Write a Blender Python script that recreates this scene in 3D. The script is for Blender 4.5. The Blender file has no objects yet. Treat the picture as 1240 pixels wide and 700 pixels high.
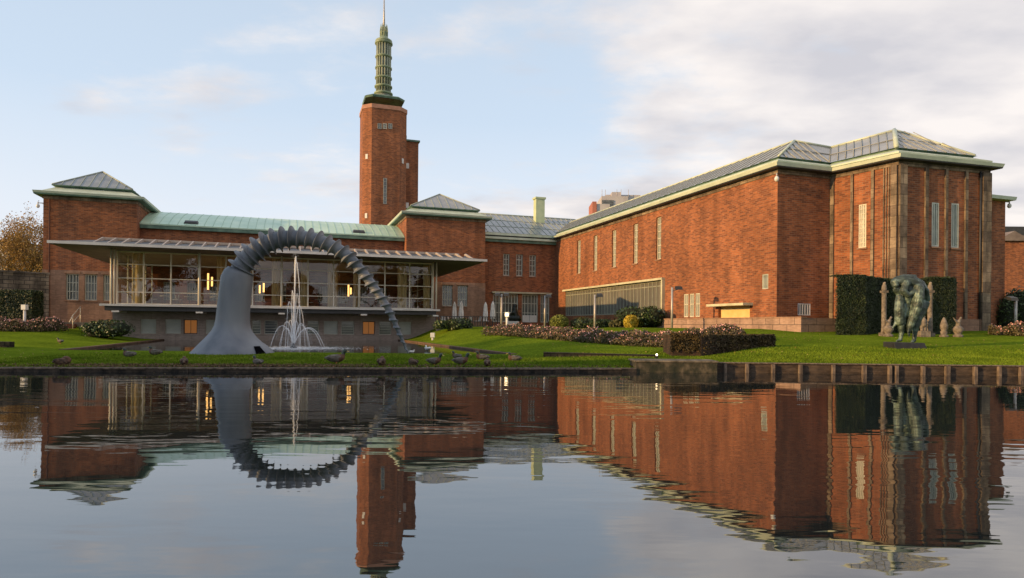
import bpy, math, random
import numpy as np
from mathutils import Vector, Matrix, noise
from mathutils.geometry import delaunay_2d_cdt
R = math.radians
random.seed(7)
SC = bpy.context.scene
COL = SC.collection

# ------------------------------------------------------------------ camera, sky, sun
FPX, HX, HY, CAMZ, ROLL = 780.0, 620.0, 395.0, 1.6, R(0.5)
cam_d = bpy.data.cameras.new('camera')
cam = bpy.data.objects.new('camera', cam_d)
COL.objects.link(cam)
SC.camera = cam
cam_d.sensor_width = 36
cam_d.lens = 36 * FPX / 1240
cam_d.shift_y = (HY - 350) / 1240
cam_d.clip_start = 0.1
cam_d.clip_end = 6000
cam.matrix_world = Matrix.Translation((0, 0, CAMZ)) @ Matrix.Rotation(R(90), 4, 'X') @ Matrix.Rotation(ROLL, 4, 'Z')
SC.render.resolution_x = 1024
SC.render.resolution_y = 578

SUN_A, SUN_E = R(23.5), R(12)
SDIR = Vector((-math.cos(SUN_A) * math.cos(SUN_E), -math.sin(SUN_A) * math.cos(SUN_E), math.sin(SUN_E)))
SUN_STRENGTH, SKY_STRENGTH, EXPOSURE = 5.0, 0.13, 0.15

world = bpy.data.worlds.new('World')
SC.world = world
world.use_nodes = True
def build_world():
    nt = world.node_tree
    nt.nodes.clear()
    N, L = nt.nodes.new, nt.links.new
    out = N('ShaderNodeOutputWorld'); bg = N('ShaderNodeBackground')
    bg.inputs['Strength'].default_value = SKY_STRENGTH
    sky = N('ShaderNodeTexSky'); sky.sky_type = 'NISHITA'; sky.sun_disc = False
    sky.sun_elevation = SUN_E
    sky.sun_rotation = math.atan2(SDIR.x, SDIR.y)
    sky.air_density = 1.0; sky.dust_density = 0.6; sky.ozone_density = 2.0
    tc = N('ShaderNodeTexCoord'); sep = N('ShaderNodeSeparateXYZ')
    L(tc.outputs['Generated'], sep.inputs[0])
    def math_(op, a, b=None, c=None):
        m = N('ShaderNodeMath'); m.operation = op
        for i, v in enumerate((a, b, c)):
            if v is None: continue
            if isinstance(v, (int, float)): m.inputs[i].default_value = v
            else: L(v, m.inputs[i])
        return m.outputs[0]
    zz = math_('ADD', math_('MAXIMUM', sep.outputs[2], 0.0), 0.16)
    cx = math_('DIVIDE', sep.outputs[0], zz); cy = math_('DIVIDE', sep.outputs[1], zz)
    cmb = N('ShaderNodeCombineXYZ'); L(cx, cmb.inputs[0]); L(cy, cmb.inputs[1])
    mp = N('ShaderNodeMapping'); L(cmb.outputs[0], mp.inputs[0])
    mp.inputs['Location'].default_value = (2.1, 0.7, 0.0)
    mp.inputs['Scale'].default_value = (0.8, 1.1, 1)
    n1 = N('ShaderNodeTexNoise'); L(mp.outputs[0], n1.inputs['Vector'])
    n1.inputs['Scale'].default_value = 1.15; n1.inputs['Detail'].default_value = 7; n1.inputs['Roughness'].default_value = 0.6
    n1.inputs['Distortion'].default_value = 0.0
    # more cloud towards the right of the view, less on the left
    side = math_('ADD', math_('MULTIPLY', sep.outputs[0], 0.32), 0.03)
    dens = math_('ADD', n1.outputs[0], side)
    ramp = N('ShaderNodeValToRGB'); L(dens, ramp.inputs[0])
    ramp.color_ramp.elements[0].position = 0.43; ramp.color_ramp.elements[1].position = 0.62
    ramp.color_ramp.interpolation = 'EASE'
    n2 = N('ShaderNodeTexNoise'); L(mp.outputs[0], n2.inputs['Vector'])
    n2.inputs['Scale'].default_value = 2.6; n2.inputs['Detail'].default_value = 6
    r2 = N('ShaderNodeValToRGB'); L(n2.outputs[0], r2.inputs[0])
    r2.color_ramp.elements[0].position = 0.38; r2.color_ramp.elements[0].color = (7.2, 6.6, 6.2, 1)
    r2.color_ramp.elements[1].position = 0.66; r2.color_ramp.elements[1].color = (4.6, 4.4, 4.6, 1)
    # haze veil: pale near the horizon
    hz = N('ShaderNodeMapRange'); L(sep.outputs[2], hz.inputs[0])
    hz.inputs[1].default_value = 0.0; hz.inputs[2].default_value = 0.75; hz.inputs[3].default_value = 0.97; hz.inputs[4].default_value = 0.6
    veil = N('ShaderNodeMix'); veil.data_type = 'RGBA'
    L(hz.outputs[0], veil.inputs[0]); L(sky.outputs[0], veil.inputs[6]); 
    veil.inputs[7].default_value = (5.0, 5.9, 7.0, 1)
    # warm band low down
    wz = N('ShaderNodeMapRange'); L(sep.outputs[2], wz.inputs[0])
    wz.inputs[1].default_value = 0.0; wz.inputs[2].default_value = 0.3; wz.inputs[3].default_value = 0.75; wz.inputs[4].default_value = 0.0
    wv = N('ShaderNodeMix'); wv.data_type = 'RGBA'
    L(wz.outputs[0], wv.inputs[0]); L(veil.outputs[2], wv.inputs[6]); wv.inputs[7].default_value = (6.9, 6.6, 6.5, 1)
    fac = math_('MULTIPLY', ramp.outputs[0], 0.85)
    mix = N('ShaderNodeMix'); mix.data_type = 'RGBA'
    L(fac, mix.inputs[0]); L(wv.outputs[2], mix.inputs[6]); L(r2.outputs[0], mix.inputs[7])
    L(mix.outputs[2], bg.inputs['Color']); L(bg.outputs[0], out.inputs['Surface'])
build_world()

sd = bpy.data.lights.new('sun', 'SUN')
sd.energy = SUN_STRENGTH; sd.angle = R(0.6); sd.color = (1.0, 0.62, 0.26)
sun = bpy.data.objects.new('sun', sd); COL.objects.link(sun)
sun.rotation_euler = SDIR.to_track_quat('Z', 'Y').to_euler()
sun.location = SDIR * 200
vs = SC.view_settings
vs.view_transform = 'Standard'; vs.look = 'None'; vs.gamma = 1.0; vs.use_curve_mapping = False
vs.exposure = EXPOSURE
SC.render.engine = 'CYCLES'
SC.cycles.max_bounces = 8; SC.cycles.transparent_max_bounces = 16
SC.cycles.sample_clamp_indirect = 4

# ------------------------------------------------------------------ pixel -> place helpers
def ray(x, y):
    a, b = x - HX, HY - y
    return (a * math.cos(ROLL) - b * math.sin(ROLL)) / FPX, (b * math.cos(ROLL) + a * math.sin(ROLL)) / FPX
def at(x, y, d):
    k, m = ray(x, y)
    return Vector((k * d, d, CAMZ + m * d))
TH = R(19)
U = Vector((math.cos(TH), math.sin(TH), 0)); W = Vector((-math.sin(TH), math.cos(TH), 0)); ZV = Vector((0, 0, 1))
def st(s, t, z=0): return U * s + W * t + ZV * z
def to_st(p): return p.dot(U), p.dot(W)
class Frame:
    """a wall plane: a runs along D, o outward along N"""
    def __init__(self, P0, D, N): self.P0, self.D, self.N = Vector(P0), Vector(D).normalized(), Vector(N).normalized()
    def w(self, a, o, z): return Vector((self.P0.x, self.P0.y, 0)) + self.D * a + self.N * o + ZV * z
    def px(self, x, y):
        k, m = ray(x, y)
        a = (k * self.P0.y - self.P0.x) / (self.D.x - k * self.D.y)
        Y = self.P0.y + a * self.D.y
        return a, CAMZ + m * Y
    def a(self, x, y=390): return self.px(x, y)[0]
def front(t): return Frame(W * t, U, -W)
def seg(p, q):
    D = (Vector(q) - Vector(p)); D.z = 0; D.normalize()
    return Frame(p, D, Vector((D.y, -D.x, 0)))

# ------------------------------------------------------------------ materials
MATS = {}
def nodes(name):
    m = bpy.data.materials.new(name); m.use_nodes = True
    nt = m.node_tree; b = nt.nodes['Principled BSDF']
    return m, nt, b
def hexc(*c): return (c[0], c[1], c[2], 1)
def mat(name, c1, c2=None, scale=3.0, rough=0.7, bump=0.0, bscale=None, metal=0.0, detail=5, stretch=(1, 1, 1), island=0.0, c3=None, spec=0.5, coords='Object', lo=0.35, hi=0.65, trans=0.0):
    if name in MATS: return MATS[name]
    m, nt, b = nodes(name)
    N, L = nt.nodes.new, nt.links.new
    b.inputs['Roughness'].default_value = rough; b.inputs['Metallic'].default_value = metal
    b.inputs['Specular IOR Level'].default_value = spec
    tc = N('ShaderNodeTexCoord'); mp = N('ShaderNodeMapping'); mp.inputs['Scale'].default_value = stretch
    L(tc.outputs[coords], mp.inputs[0])
    n = N('ShaderNodeTexNoise'); n.inputs['Scale'].default_value = scale; n.inputs['Detail'].default_value = detail
    L(mp.outputs[0], n.inputs['Vector'])
    r = N('ShaderNodeValToRGB'); L(n.outputs[0], r.inputs[0])
    r.color_ramp.elements[0].position = lo; r.color_ramp.elements[1].position = hi
    r.color_ramp.elements[0].color = hexc(*c1); r.color_ramp.elements[1].color = hexc(*(c2 or c1))
    if c3:
        e = r.color_ramp.elements.new(0.5 * (lo + hi)); e.color = hexc(*c3)
    col = r.outputs[0]
    if island:
        g = N('ShaderNodeNewGeometry'); mr = N('ShaderNodeMapRange'); L(g.outputs['Random Per Island'], mr.inputs[0])
        mr.inputs[3].default_value = 1 - island; mr.inputs[4].default_value = 1 + island
        mx = N('ShaderNodeVectorMath'); mx.operation = 'SCALE'; L(col, mx.inputs[0]); L(mr.outputs[0], mx.inputs['Scale'])
        col = mx.outputs[0]
    L(col, b.inputs['Base Color'])
    if trans:
        b.inputs['Transmission Weight'].default_value = 0
        tr = N('ShaderNodeBsdfTranslucent'); L(col, tr.inputs[0]); ms = N('ShaderNodeMixShader'); ms.inputs[0].default_value = trans
        out = nt.nodes['Material Output']; L(b.outputs[0], ms.inputs[1]); L(tr.outputs[0], ms.inputs[2]); L(ms.outputs[0], out.inputs[0])
    if bump:
        n2 = N('ShaderNodeTexNoise'); n2.inputs['Scale'].default_value = bscale or scale * 4; n2.inputs['Detail'].default_value = 5
        L(mp.outputs[0], n2.inputs['Vector'])
        bp = N('ShaderNodeBump'); bp.inputs['Strength'].default_value = bump; bp.inputs['Distance'].default_value = 0.05
        L(n2.outputs[0], bp.inputs['Height']); L(bp.outputs[0], b.inputs['Normal'])
    MATS[name] = m
    return m
def brick(name, c1, c2, mortar, bw=0.42, bh=0.135, ms=0.016, stain=0.35, speck=True, bump=0.4, rough=0.85, stscale=0.35):
    m, nt, b = nodes(name); N, L = nt.nodes.new, nt.links.new
    b.inputs['Roughness'].default_value = rough; b.inputs['Specular IOR Level'].default_value = 0.25
    uv = N('ShaderNodeTexCoord')
    bt = N('ShaderNodeTexBrick'); L(uv.outputs['UV'], bt.inputs['Vector'])
    bt.inputs['Scale'].default_value = 1; bt.inputs['Brick Width'].default_value = bw; bt.inputs['Row Height'].default_value = bh
    bt.inputs['Mortar Size'].default_value = ms; bt.inputs['Mortar Smooth'].default_value = 0.3; bt.inputs['Bias'].default_value = -0.1
    bt.inputs['Color1'].default_value = hexc(*c1); bt.inputs['Color2'].default_value = hexc(*c2); bt.inputs['Mortar'].default_value = hexc(*mortar)
    n = N('ShaderNodeTexNoise'); n.inputs['Scale'].default_value = stscale; n.inputs['Detail'].default_value = 8; n.inputs['Roughness'].default_value = 0.65
    mp = N('ShaderNodeMapping'); mp.inputs['Scale'].default_value = (1, 0.55, 1); L(uv.outputs['UV'], mp.inputs[0]); L(mp.outputs[0], n.inputs['Vector'])
    mr = N('ShaderNodeMapRange'); L(n.outputs[0], mr.inputs[0]); mr.inputs[1].default_value = 0.3; mr.inputs[2].default_value = 0.7
    mr.inputs[3].default_value = 1 - stain; mr.inputs[4].default_value = 1 + stain * 0.6
    n3 = N('ShaderNodeTexNoise'); n3.inputs['Scale'].default_value = 5.5; n3.inputs['Detail'].default_value = 3
    mp3 = N('ShaderNodeMapping'); mp3.inputs['Scale'].default_value = (0.5, 1.6, 1); L(uv.outputs['UV'], mp3.inputs[0]); L(mp3.outputs[0], n3.inputs['Vector'])
    mr3 = N('ShaderNodeMapRange'); L(n3.outputs[0], mr3.inputs[0]); mr3.inputs[1].default_value = 0.3; mr3.inputs[2].default_value = 0.7
    mr3.inputs[3].default_value = 0.84; mr3.inputs[4].default_value = 1.2
    n4 = N('ShaderNodeTexNoise'); n4.inputs['Scale'].default_value = 1.0; n4.inputs['Detail'].default_value = 5
    mp4 = N('ShaderNodeMapping'); mp4.inputs['Scale'].default_value = (1.3, 0.09, 1); L(uv.outputs['UV'], mp4.inputs[0]); L(mp4.outputs[0], n4.inputs['Vector'])
    mr4 = N('ShaderNodeMapRange'); L(n4.outputs[0], mr4.inputs[0]); mr4.inputs[1].default_value = 0.35; mr4.inputs[2].default_value = 0.62; mr4.inputs[3].default_value = 1 - stain * .55; mr4.inputs[4].default_value = 1.06
    m0 = N('ShaderNodeMath'); m0.operation = 'MULTIPLY'; L(mr.outputs[0], m0.inputs[0]); L(mr4.outputs[0], m0.inputs[1])
    mm = N('ShaderNodeMath'); mm.operation = 'MULTIPLY'; L(m0.outputs[0], mm.inputs[0]); L(mr3.outputs[0], mm.inputs[1])
    sc = N('ShaderNodeVectorMath'); sc.operation = 'SCALE'; L(bt.outputs['Color'], sc.inputs[0]); L(mm.outputs[0], sc.inputs['Scale'])
    col = sc.outputs[0]
    if speck:
        v = N('ShaderNodeTexNoise'); v.inputs['Scale'].default_value = 3.1; v.inputs['Detail'].default_value = 4; v.inputs['Roughness'].default_value = 0.8
        mp2 = N('ShaderNodeMapping'); mp2.inputs['Scale'].default_value = (0.9, 2.6, 1); mp2.inputs['Location'].default_value = (5, 9, 0)
        L(uv.outputs['UV'], mp2.inputs[0]); L(mp2.outputs[0], v.inputs['Vector'])
        rr = N('ShaderNodeMapRange'); L(v.outputs[0], rr.inputs[0]); rr.inputs[1].default_value = 0.655; rr.inputs[2].default_value = 0.72
        rr.inputs[3].default_value = 0; rr.inputs[4].default_value = 0.55
        mx = N('ShaderNodeMix'); mx.data_type = 'RGBA'; L(rr.outputs[0], mx.inputs[0]); L(col, mx.inputs[6]); mx.inputs[7].default_value = (0.5, 0.27, 0.17, 1)
        col = mx.outputs[2]
    L(col, b.inputs['Base Color'])
    bp = N('ShaderNodeBump'); bp.inputs['Strength'].default_value = bump; bp.inputs['Distance'].default_value = 0.02
    L(sc.outputs[0], bp.inputs['Height']); L(bp.outputs[0], b.inputs['Normal'])
    MATS[name] = m
    return m
def emis(name, col, st_):
    m, nt, b = nodes(name)
    b.inputs['Base Color'].default_value = hexc(*col); b.inputs['Emission Color'].default_value = hexc(*col); b.inputs['Emission Strength'].default_value = st_
    MATS[name] = m; return m
def glass(name, tint=(0.9, 0.95, 0.93), ior=1.5, rough=0.0, wav=0.0):
    m, nt, b = nodes(name); N, L = nt.nodes.new, nt.links.new
    nt.nodes.remove(b)
    tr = N('ShaderNodeBsdfTransparent'); tr.inputs[0].default_value = hexc(*tint)
    gl = N('ShaderNodeBsdfGlossy'); gl.inputs['Roughness'].default_value = rough; gl.inputs[0].default_value = (1, 1, 1, 1)
    fr = N('ShaderNodeFresnel'); fr.inputs[0].default_value = ior
    mx = N('ShaderNodeMixShader'); L(fr.outputs[0], mx.inputs[0]); L(tr.outputs[0], mx.inputs[1]); L(gl.outputs[0], mx.inputs[2])
    L(mx.outputs[0], nt.nodes['Material Output'].inputs[0])
    if wav:
        n = N('ShaderNodeTexNoise'); n.inputs['Scale'].default_value = 0.8; tc = N('ShaderNodeTexCoord'); L(tc.outputs['Object'], n.inputs['Vector'])
        bp = N('ShaderNodeBump'); bp.inputs['Strength'].default_value = wav; bp.inputs['Distance'].default_value = 0.05
        L(n.outputs[0], bp.inputs['Height']); L(bp.outputs[0], gl.inputs['Normal']); L(bp.outputs[0], fr.inputs['Normal'])
    MATS[name] = m; return m

M_BRICK = brick('red_brick', (0.335, 0.112, 0.045), (0.14, 0.046, 0.026), (0.25, 0.15, 0.09))
M_BRICK_OLD = brick('dark_brick', (0.14, 0.05, 0.035), (0.07, 0.03, 0.022), (0.11, 0.08, 0.06), stain=0.5)
M_BRICK_LOW = brick('garden_wall_brick', (0.10, 0.055, 0.035), (0.05, 0.03, 0.02), (0.035, 0.03, 0.02), bw=0.24, bh=0.075, stain=0.7, speck=False, stscale=1.5)
M_GREYBRICK = brick('grey_painted_brick', (0.30, 0.25, 0.22), (0.27, 0.225, 0.20), (0.22, 0.185, 0.165), bw=1.2, bh=0.6, stain=0.12, speck=False)
M_STONE = brick('sandstone_blocks', (0.33, 0.20, 0.135), (0.25, 0.15, 0.105), (0.18, 0.12, 0.09), bw=0.95, bh=0.48, ms=0.012, stain=0.3, speck=False, bump=0.2)
M_STONE_P = brick('weathered_pilaster_stone', (0.29, 0.22, 0.15), (0.14, 0.105, 0.08), (0.10, 0.075, 0.055), bw=0.9, bh=0.7, ms=0.02, stain=0.75, speck=False, stscale=0.9)
M_OLDWALL = brick('lichened_wall_stone', (0.25, 0.20, 0.15), (0.13, 0.105, 0.085), (0.06, 0.05, 0.045), bw=0.8, bh=0.36, ms=0.03, stain=0.7, speck=False, stscale=0.8)
M_TERRACE = brick('terrace_wall_slabs', (0.38, 0.25, 0.19), (0.30, 0.20, 0.155), (0.14, 0.10, 0.08), bw=1.35, bh=0.62, ms=0.03, stain=0.35, speck=False)
M_COPPER = mat('verdigris_copper', (0.40, 0.47, 0.36), (0.57, 0.62, 0.50), 0.9, rough=0.55, stretch=(1, 1, 0.5), bump=0.1, metal=0.1, lo=0.3, hi=0.7)
M_COPPER_ROOF = mat('copper_sheet_roof', (0.40, 0.58, 0.45), (0.54, 0.70, 0.55), 0.6, rough=0.4, metal=0.1, bump=0.12, bscale=1.5, lo=0.3, hi=0.7)
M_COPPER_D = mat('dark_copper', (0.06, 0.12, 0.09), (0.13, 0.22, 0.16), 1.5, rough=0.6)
M_LANT = mat('lantern_copper', (0.16, 0.21, 0.13), (0.27, 0.33, 0.22), 1.5, rough=.55)
M_CREAM = mat('cream_cornice_paint', (0.42, 0.40, 0.27), (0.56, 0.54, 0.38), 1.3, rough=0.6)
M_ROOFGL = mat('wired_roof_glass', (0.17, 0.185, 0.195), (0.27, 0.28, 0.28), 1.2, rough=0.25, spec=0.8, lo=0.3, hi=0.7)
M_BAR = mat('glazing_bar_paint', (0.24, 0.25, 0.225), (0.33, 0.34, 0.30), 2, rough=0.5)
M_BARDK = mat('pale_roof_seam', (0.26, 0.31, 0.27), (0.36, 0.4, 0.34), 2, rough=0.5)
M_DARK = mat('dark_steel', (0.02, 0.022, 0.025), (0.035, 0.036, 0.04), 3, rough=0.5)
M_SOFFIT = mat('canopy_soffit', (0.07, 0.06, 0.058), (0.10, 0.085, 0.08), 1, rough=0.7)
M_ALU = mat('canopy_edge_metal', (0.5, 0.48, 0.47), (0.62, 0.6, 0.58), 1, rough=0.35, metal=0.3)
M_RAFTER = mat('rafter_paint', (0.30, 0.26, 0.23), (0.4, 0.34, 0.3), 1, rough=0.55)
M_CANTOP = mat('canopy_deck', (0.06, 0.06, 0.065), (0.09, 0.09, 0.095), 2, rough=0.6)
M_FRAME = mat('cream_window_frame', (0.45, 0.42, 0.33), (0.58, 0.54, 0.43), 2, rough=0.5)
M_STEELW = mat('pale_green_window_steel', (0.36, 0.38, 0.33), (0.48, 0.5, 0.43), 2, rough=0.5)
M_MULL = mat('pale_mullion_paint', (0.6, 0.56, 0.47), (0.72, 0.67, 0.56), 1, rough=0.4)
M_GLASS = glass('clear_window_glass', (0.86, 0.9, 0.86), 1.75, 0.0, 0.12)
M_PANE = mat('dim_window_pane', (0.05, 0.06, 0.06), (0.11, 0.125, 0.12), 0.8, rough=0.08, spec=0.9)
M_BANDF = mat('grey_green_steel_bar', (0.22, 0.23, 0.18), (0.3, 0.3, 0.24), 2, rough=.5)
M_BANDP = mat('grey_gallery_pane', (0.10, 0.10, 0.09), (0.17, 0.16, 0.14), .5, rough=.12, spec=.9, stretch=(1,1,.3))
M_PANEL = mat('window_blind_pane', (0.22, 0.24, 0.21), (0.34, 0.35, 0.3), 0.9, rough=0.25, stretch=(1, 1, 0.3))
M_PANEW = mat('pale_leaded_pane', (0.45, 0.43, 0.36), (0.58, 0.56, 0.48), 1.1, rough=0.3)
M_BLIND = mat('pale_blind', (0.36, 0.4, 0.38), (0.45, 0.48, 0.45), 1.0, rough=0.5, spec=0.3)
M_CURT = mat('yellow_curtain', (0.78, 0.62, 0.34), (0.88, 0.74, 0.46), 1.2, rough=0.9, stretch=(6, 6, 0.2), trans=0.25)
M_WHITE = mat('white_plaster', (0.55, 0.54, 0.52), (0.65, 0.64, 0.62), 2, rough=0.7)
M_WHITEPT = mat('white_metal_paint', (0.6, 0.6, 0.58), (0.72, 0.72, 0.7), 2, rough=0.4)
M_FLOORI = mat('wood_floor', (0.20, 0.12, 0.07), (0.28, 0.17, 0.1), 2, rough=0.4)
M_CEIL = mat('ceiling_paint', (0.30, 0.28, 0.25), (0.38, 0.36, 0.32), 1, rough=0.8)
M_ARCH = mat('grey_blue_painted_metal', (0.075, 0.09, 0.115), (0.18, 0.195, 0.22), 1.0, rough=0.5, bump=0.06, bscale=6, lo=0.3, hi=0.7, stretch=(1, 1, 0.25), c3=(0.13, 0.145, 0.175))
M_BRONZE = mat('green_patina_bronze', (0.014, 0.02, 0.018), (0.21, 0.29, 0.24), 3.0, rough=0.5, metal=0.25, bump=0.5, bscale=9, c3=(0.055, 0.078, 0.067), lo=0.3, hi=0.72)
M_BRONZEDK = mat('dark_bronze', (0.01, 0.014, 0.013), (0.03, 0.035, 0.03), 3, rough=0.4, metal=0.6)
M_PLINTH = mat('dark_plinth_stone', (0.012, 0.012, 0.013), (0.025, 0.025, 0.027), 4, rough=0.6)
M_GARDST = mat('garden_stone', (0.10, 0.082, 0.066), (0.235, 0.195, 0.155), 5, rough=0.9, bump=0.4)
M_CONC = mat('mossy_concrete', (0.014, 0.018, 0.008), (0.10, 0.08, 0.05), 3.2, rough=0.9, bump=0.5, c3=(0.04, 0.036, 0.02))
M_KERB = mat('dark_bank_kerb', (0.008, 0.006, 0.005), (0.05, 0.038, 0.028), 5, rough=0.95, bump=0.5)  # near black: includes the shadow below the kerb top
M_WOOD = mat('wet_bank_timber', (0.03, 0.02, 0.014), (0.09, 0.062, 0.042), 2.5, rough=0.9, stretch=(1, 1, 3), bump=0.4)
M_WOODP = mat('weathered_post_timber', (0.07, 0.05, 0.037), (0.2, 0.15, 0.11), 5, rough=0.9, stretch=(2, 2, 0.6), bump=0.3)
M_BARK = mat('bark', (0.09, 0.06, 0.04), (0.2, 0.14, 0.09), 4, rough=0.95, stretch=(3, 3, 0.6), bump=0.4)
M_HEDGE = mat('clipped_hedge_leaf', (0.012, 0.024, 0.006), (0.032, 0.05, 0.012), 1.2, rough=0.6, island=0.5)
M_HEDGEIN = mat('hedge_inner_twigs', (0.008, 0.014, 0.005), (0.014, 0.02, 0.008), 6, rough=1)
M_LEAFDK = mat('dark_shrub_leaf', (0.014, 0.032, 0.008), (0.05, 0.085, 0.022), 1.6, rough=0.5, island=0.6)
M_LEAFOL = mat('olive_shrub_leaf', (0.06, 0.06, 0.018), (0.11, 0.105, 0.03), 1.6, rough=0.6, island=0.5)
M_LEAFYG = mat('yellow_green_shrub_leaf', (0.12, 0.14, 0.02), (0.22, 0.24, 0.04), 2.0, rough=0.6, island=0.4)
M_LEAFYE = mat('golden_shrub_leaf', (0.38, 0.28, 0.02), (0.55, 0.42, 0.04), 2.0, rough=0.6, island=0.35)
M_LEAFRD = mat('rusty_shrub_leaf', (0.10, 0.04, 0.02), (0.17, 0.09, 0.03), 2.0, rough=0.6, island=0.4)
M_LEAFAU = mat('autumn_tree_leaf', (0.24, 0.14, 0.035), (0.42, 0.25, 0.07), 0.8, rough=0.6, island=0.5, trans=0.25)
M_LEAFTR = mat('dark_tree_leaf', (0.04, 0.055, 0.02), (0.16, 0.11, 0.035), 0.3, rough=0.6, island=0.5)
M_ROSEL = mat('rose_leaf', (0.055, 0.05, 0.02), (0.12, 0.095, 0.045), 2.4, rough=0.7, island=0.5)
M_ROSEF = mat('pink_rose_petal', (0.55, 0.22, 0.22), (0.75, 0.45, 0.40), 6, rough=0.7, island=0.3)
M_FABRIC = mat('folded_parasol_fabric', (0.65, 0.63, 0.6), (0.8, 0.78, 0.74), 3, rough=0.9)
M_POST = mat('galvanised_post', (0.36, 0.34, 0.32), (0.48, 0.45, 0.42), 4, rough=0.45, metal=0.3)
M_OCHRE = mat('ochre_plaster', (0.66, 0.45, 0.18), (0.74, 0.53, 0.24), 2, rough=0.8)
M_POOLK = brick('pool_edge_brick', (0.17, 0.10, 0.065), (0.11, 0.07, 0.045), (0.08, 0.06, 0.045), bw=.22, bh=.1, stain=.4, speck=False)
M_PAVE = brick('terrace_paving', (0.22, 0.19, 0.17), (0.17, 0.15, 0.135), (0.1, 0.09, 0.08), bw=0.5, bh=0.5, stain=0.3, speck=False)
M_LIT = emis('lit_basement_room', (1.0, 0.36, 0.07), 0.16)
M_LIT.node_tree.nodes['Principled BSDF'].inputs['Base Color'].default_value = (0.04, 0.025, 0.015, 1)
M_LAMP = emis('warm_lamp', (1.0, 0.52, 0.16), 2.2)
M_SPOT = emis('garden_spot_glow', (1.0, 0.7, 0.38), 8.0)

def grass_mat():
    m, nt, b = nodes('mown_lawn'); N, L = nt.nodes.new, nt.links.new
    b.inputs['Roughness'].default_value = 0.9; b.inputs['Specular IOR Level'].default_value = 0.0
    tc = N('ShaderNodeTexCoord')
    def nz(s, d=6, st_=(1, 1, 1), r=0.6):
        mp = N('ShaderNodeMapping'); mp.inputs['Scale'].default_value = st_; L(tc.outputs['Object'], mp.inputs[0])
        n = N('ShaderNodeTexNoise'); n.inputs['Scale'].default_value = s; n.inputs['Detail'].default_value = d; n.inputs['Roughness'].default_value = r
        L(mp.outputs[0], n.inputs['Vector']); return n.outputs[0]
    r = N('ShaderNodeValToRGB'); L(nz(0.35), r.inputs[0])
    r.color_ramp.elements[0].position = 0.3; r.color_ramp.elements[0].color = (0.085, 0.135, 0.013, 1)
    r.color_ramp.elements[1].position = 0.72; r.color_ramp.elements[1].color = (0.155, 0.225, 0.02, 1)
    r2 = N('ShaderNodeValToRGB'); L(nz(9, 6, (1, 0.35, 1), 0.75), r2.inputs[0])
    r2.color_ramp.elements[0].position = 0.3; r2.color_ramp.elements[0].color = (0.5, 0.52, 0.5, 1)
    r2.color_ramp.elements[1].position = 0.7; r2.color_ramp.elements[1].color = (1.35, 1.3, 1.1, 1)
    mx = N('ShaderNodeMix'); mx.data_type = 'RGBA'; mx.blend_type = 'MULTIPLY'; mx.inputs[0].default_value = 1
    L(r.outputs[0], mx.inputs[6]); L(r2.outputs[0], mx.inputs[7])
    L(mx.outputs[2], b.inputs['Base Color'])
    bp = N('ShaderNodeBump'); bp.inputs['Strength'].default_value = 0.9; bp.inputs['Distance'].default_value = 0.06
    L(nz(14, 5, (1, 0.5, 1), 0.8), bp.inputs['Height']); L(bp.outputs[0], b.inputs['Normal'])
    MATS['mown_lawn'] = m; return m
M_GRASS = grass_mat()
M_BLADE = mat('grass_blade', (0.08, 0.135, 0.012), (0.155, 0.22, 0.022), 0.5, rough=0.9, island=0.4, spec=0.0)
M_EDGE = brick('mossy_edging_blocks', (0.07, 0.055, 0.035), (0.03, 0.03, 0.018), (0.015, 0.013, 0.01), bw=.3, bh=.4, ms=.03, stain=.7, speck=False, stscale=2)
M_DIRT = mat('fallen_leaf_litter', (0.07, 0.04, 0.025), (0.17, 0.10, 0.055), 4, rough=0.9, island=0.6)

def water_mat(name, bstr, big, dark, ior=1.45):
    m, nt, b = nodes(name); N, L = nt.nodes.new, nt.links.new
    b.inputs['Base Color'].default_value = hexc(*dark); b.inputs['Roughness'].default_value = 0.015
    b.inputs['IOR'].default_value = ior; b.inputs['Specular IOR Level'].default_value = 0.5
    tc = N('ShaderNodeTexCoord')
    def nz(s, st_, d, loc=(0, 0, 0), rot=0, dist=0.0):
        mp = N('ShaderNodeMapping'); mp.inputs['Scale'].default_value = st_; mp.inputs['Location'].default_value = loc; mp.inputs['Rotation'].default_value = (0, 0, rot)
        L(tc.outputs['Object'], mp.inputs[0])
        n = N('ShaderNodeTexNoise'); n.inputs['Scale'].default_value = s; n.inputs['Detail'].default_value = d; n.inputs['Distortion'].default_value = dist
        n.inputs['Roughness'].default_value = 0.45
        L(mp.outputs[0], n.inputs['Vector']); return n.outputs[0]
    a = nz(big, (0.55, 1.6, 1), 2, dist=0.3); c = nz(big * 3.6, (0.5, 1.5, 1), 2, (3, 7, 0), R(8))
    patch = nz(0.16, (0.6, 1.2, 1), 2, (9, 1, 0))
    pr = N('ShaderNodeMapRange'); L(patch, pr.inputs[0]); pr.inputs[1].default_value = 0.35; pr.inputs[2].default_value = 0.65; pr.inputs[3].default_value = 0.35; pr.inputs[4].default_value = 1.25
    m1 = N('ShaderNodeMath'); m1.operation = 'MULTIPLY'; L(c, m1.inputs[0]); m1.inputs[1].default_value = 0.2
    m2 = N('ShaderNodeMath'); m2.operation = 'ADD'; L(a, m2.inputs[0]); L(m1.outputs[0], m2.inputs[1])
    m3 = N('ShaderNodeMath'); m3.operation = 'MULTIPLY'; L(m2.outputs[0], m3.inputs[0]); L(pr.outputs[0], m3.inputs[1])
    bp = N('ShaderNodeBump'); bp.inputs['Strength'].default_value = 1.0; bp.inputs['Distance'].default_value = bstr
    L(m3.outputs[0], bp.inputs['Height']); L(bp.outputs[0], b.inputs['Normal'])
    MATS[name] = m; return m
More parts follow.
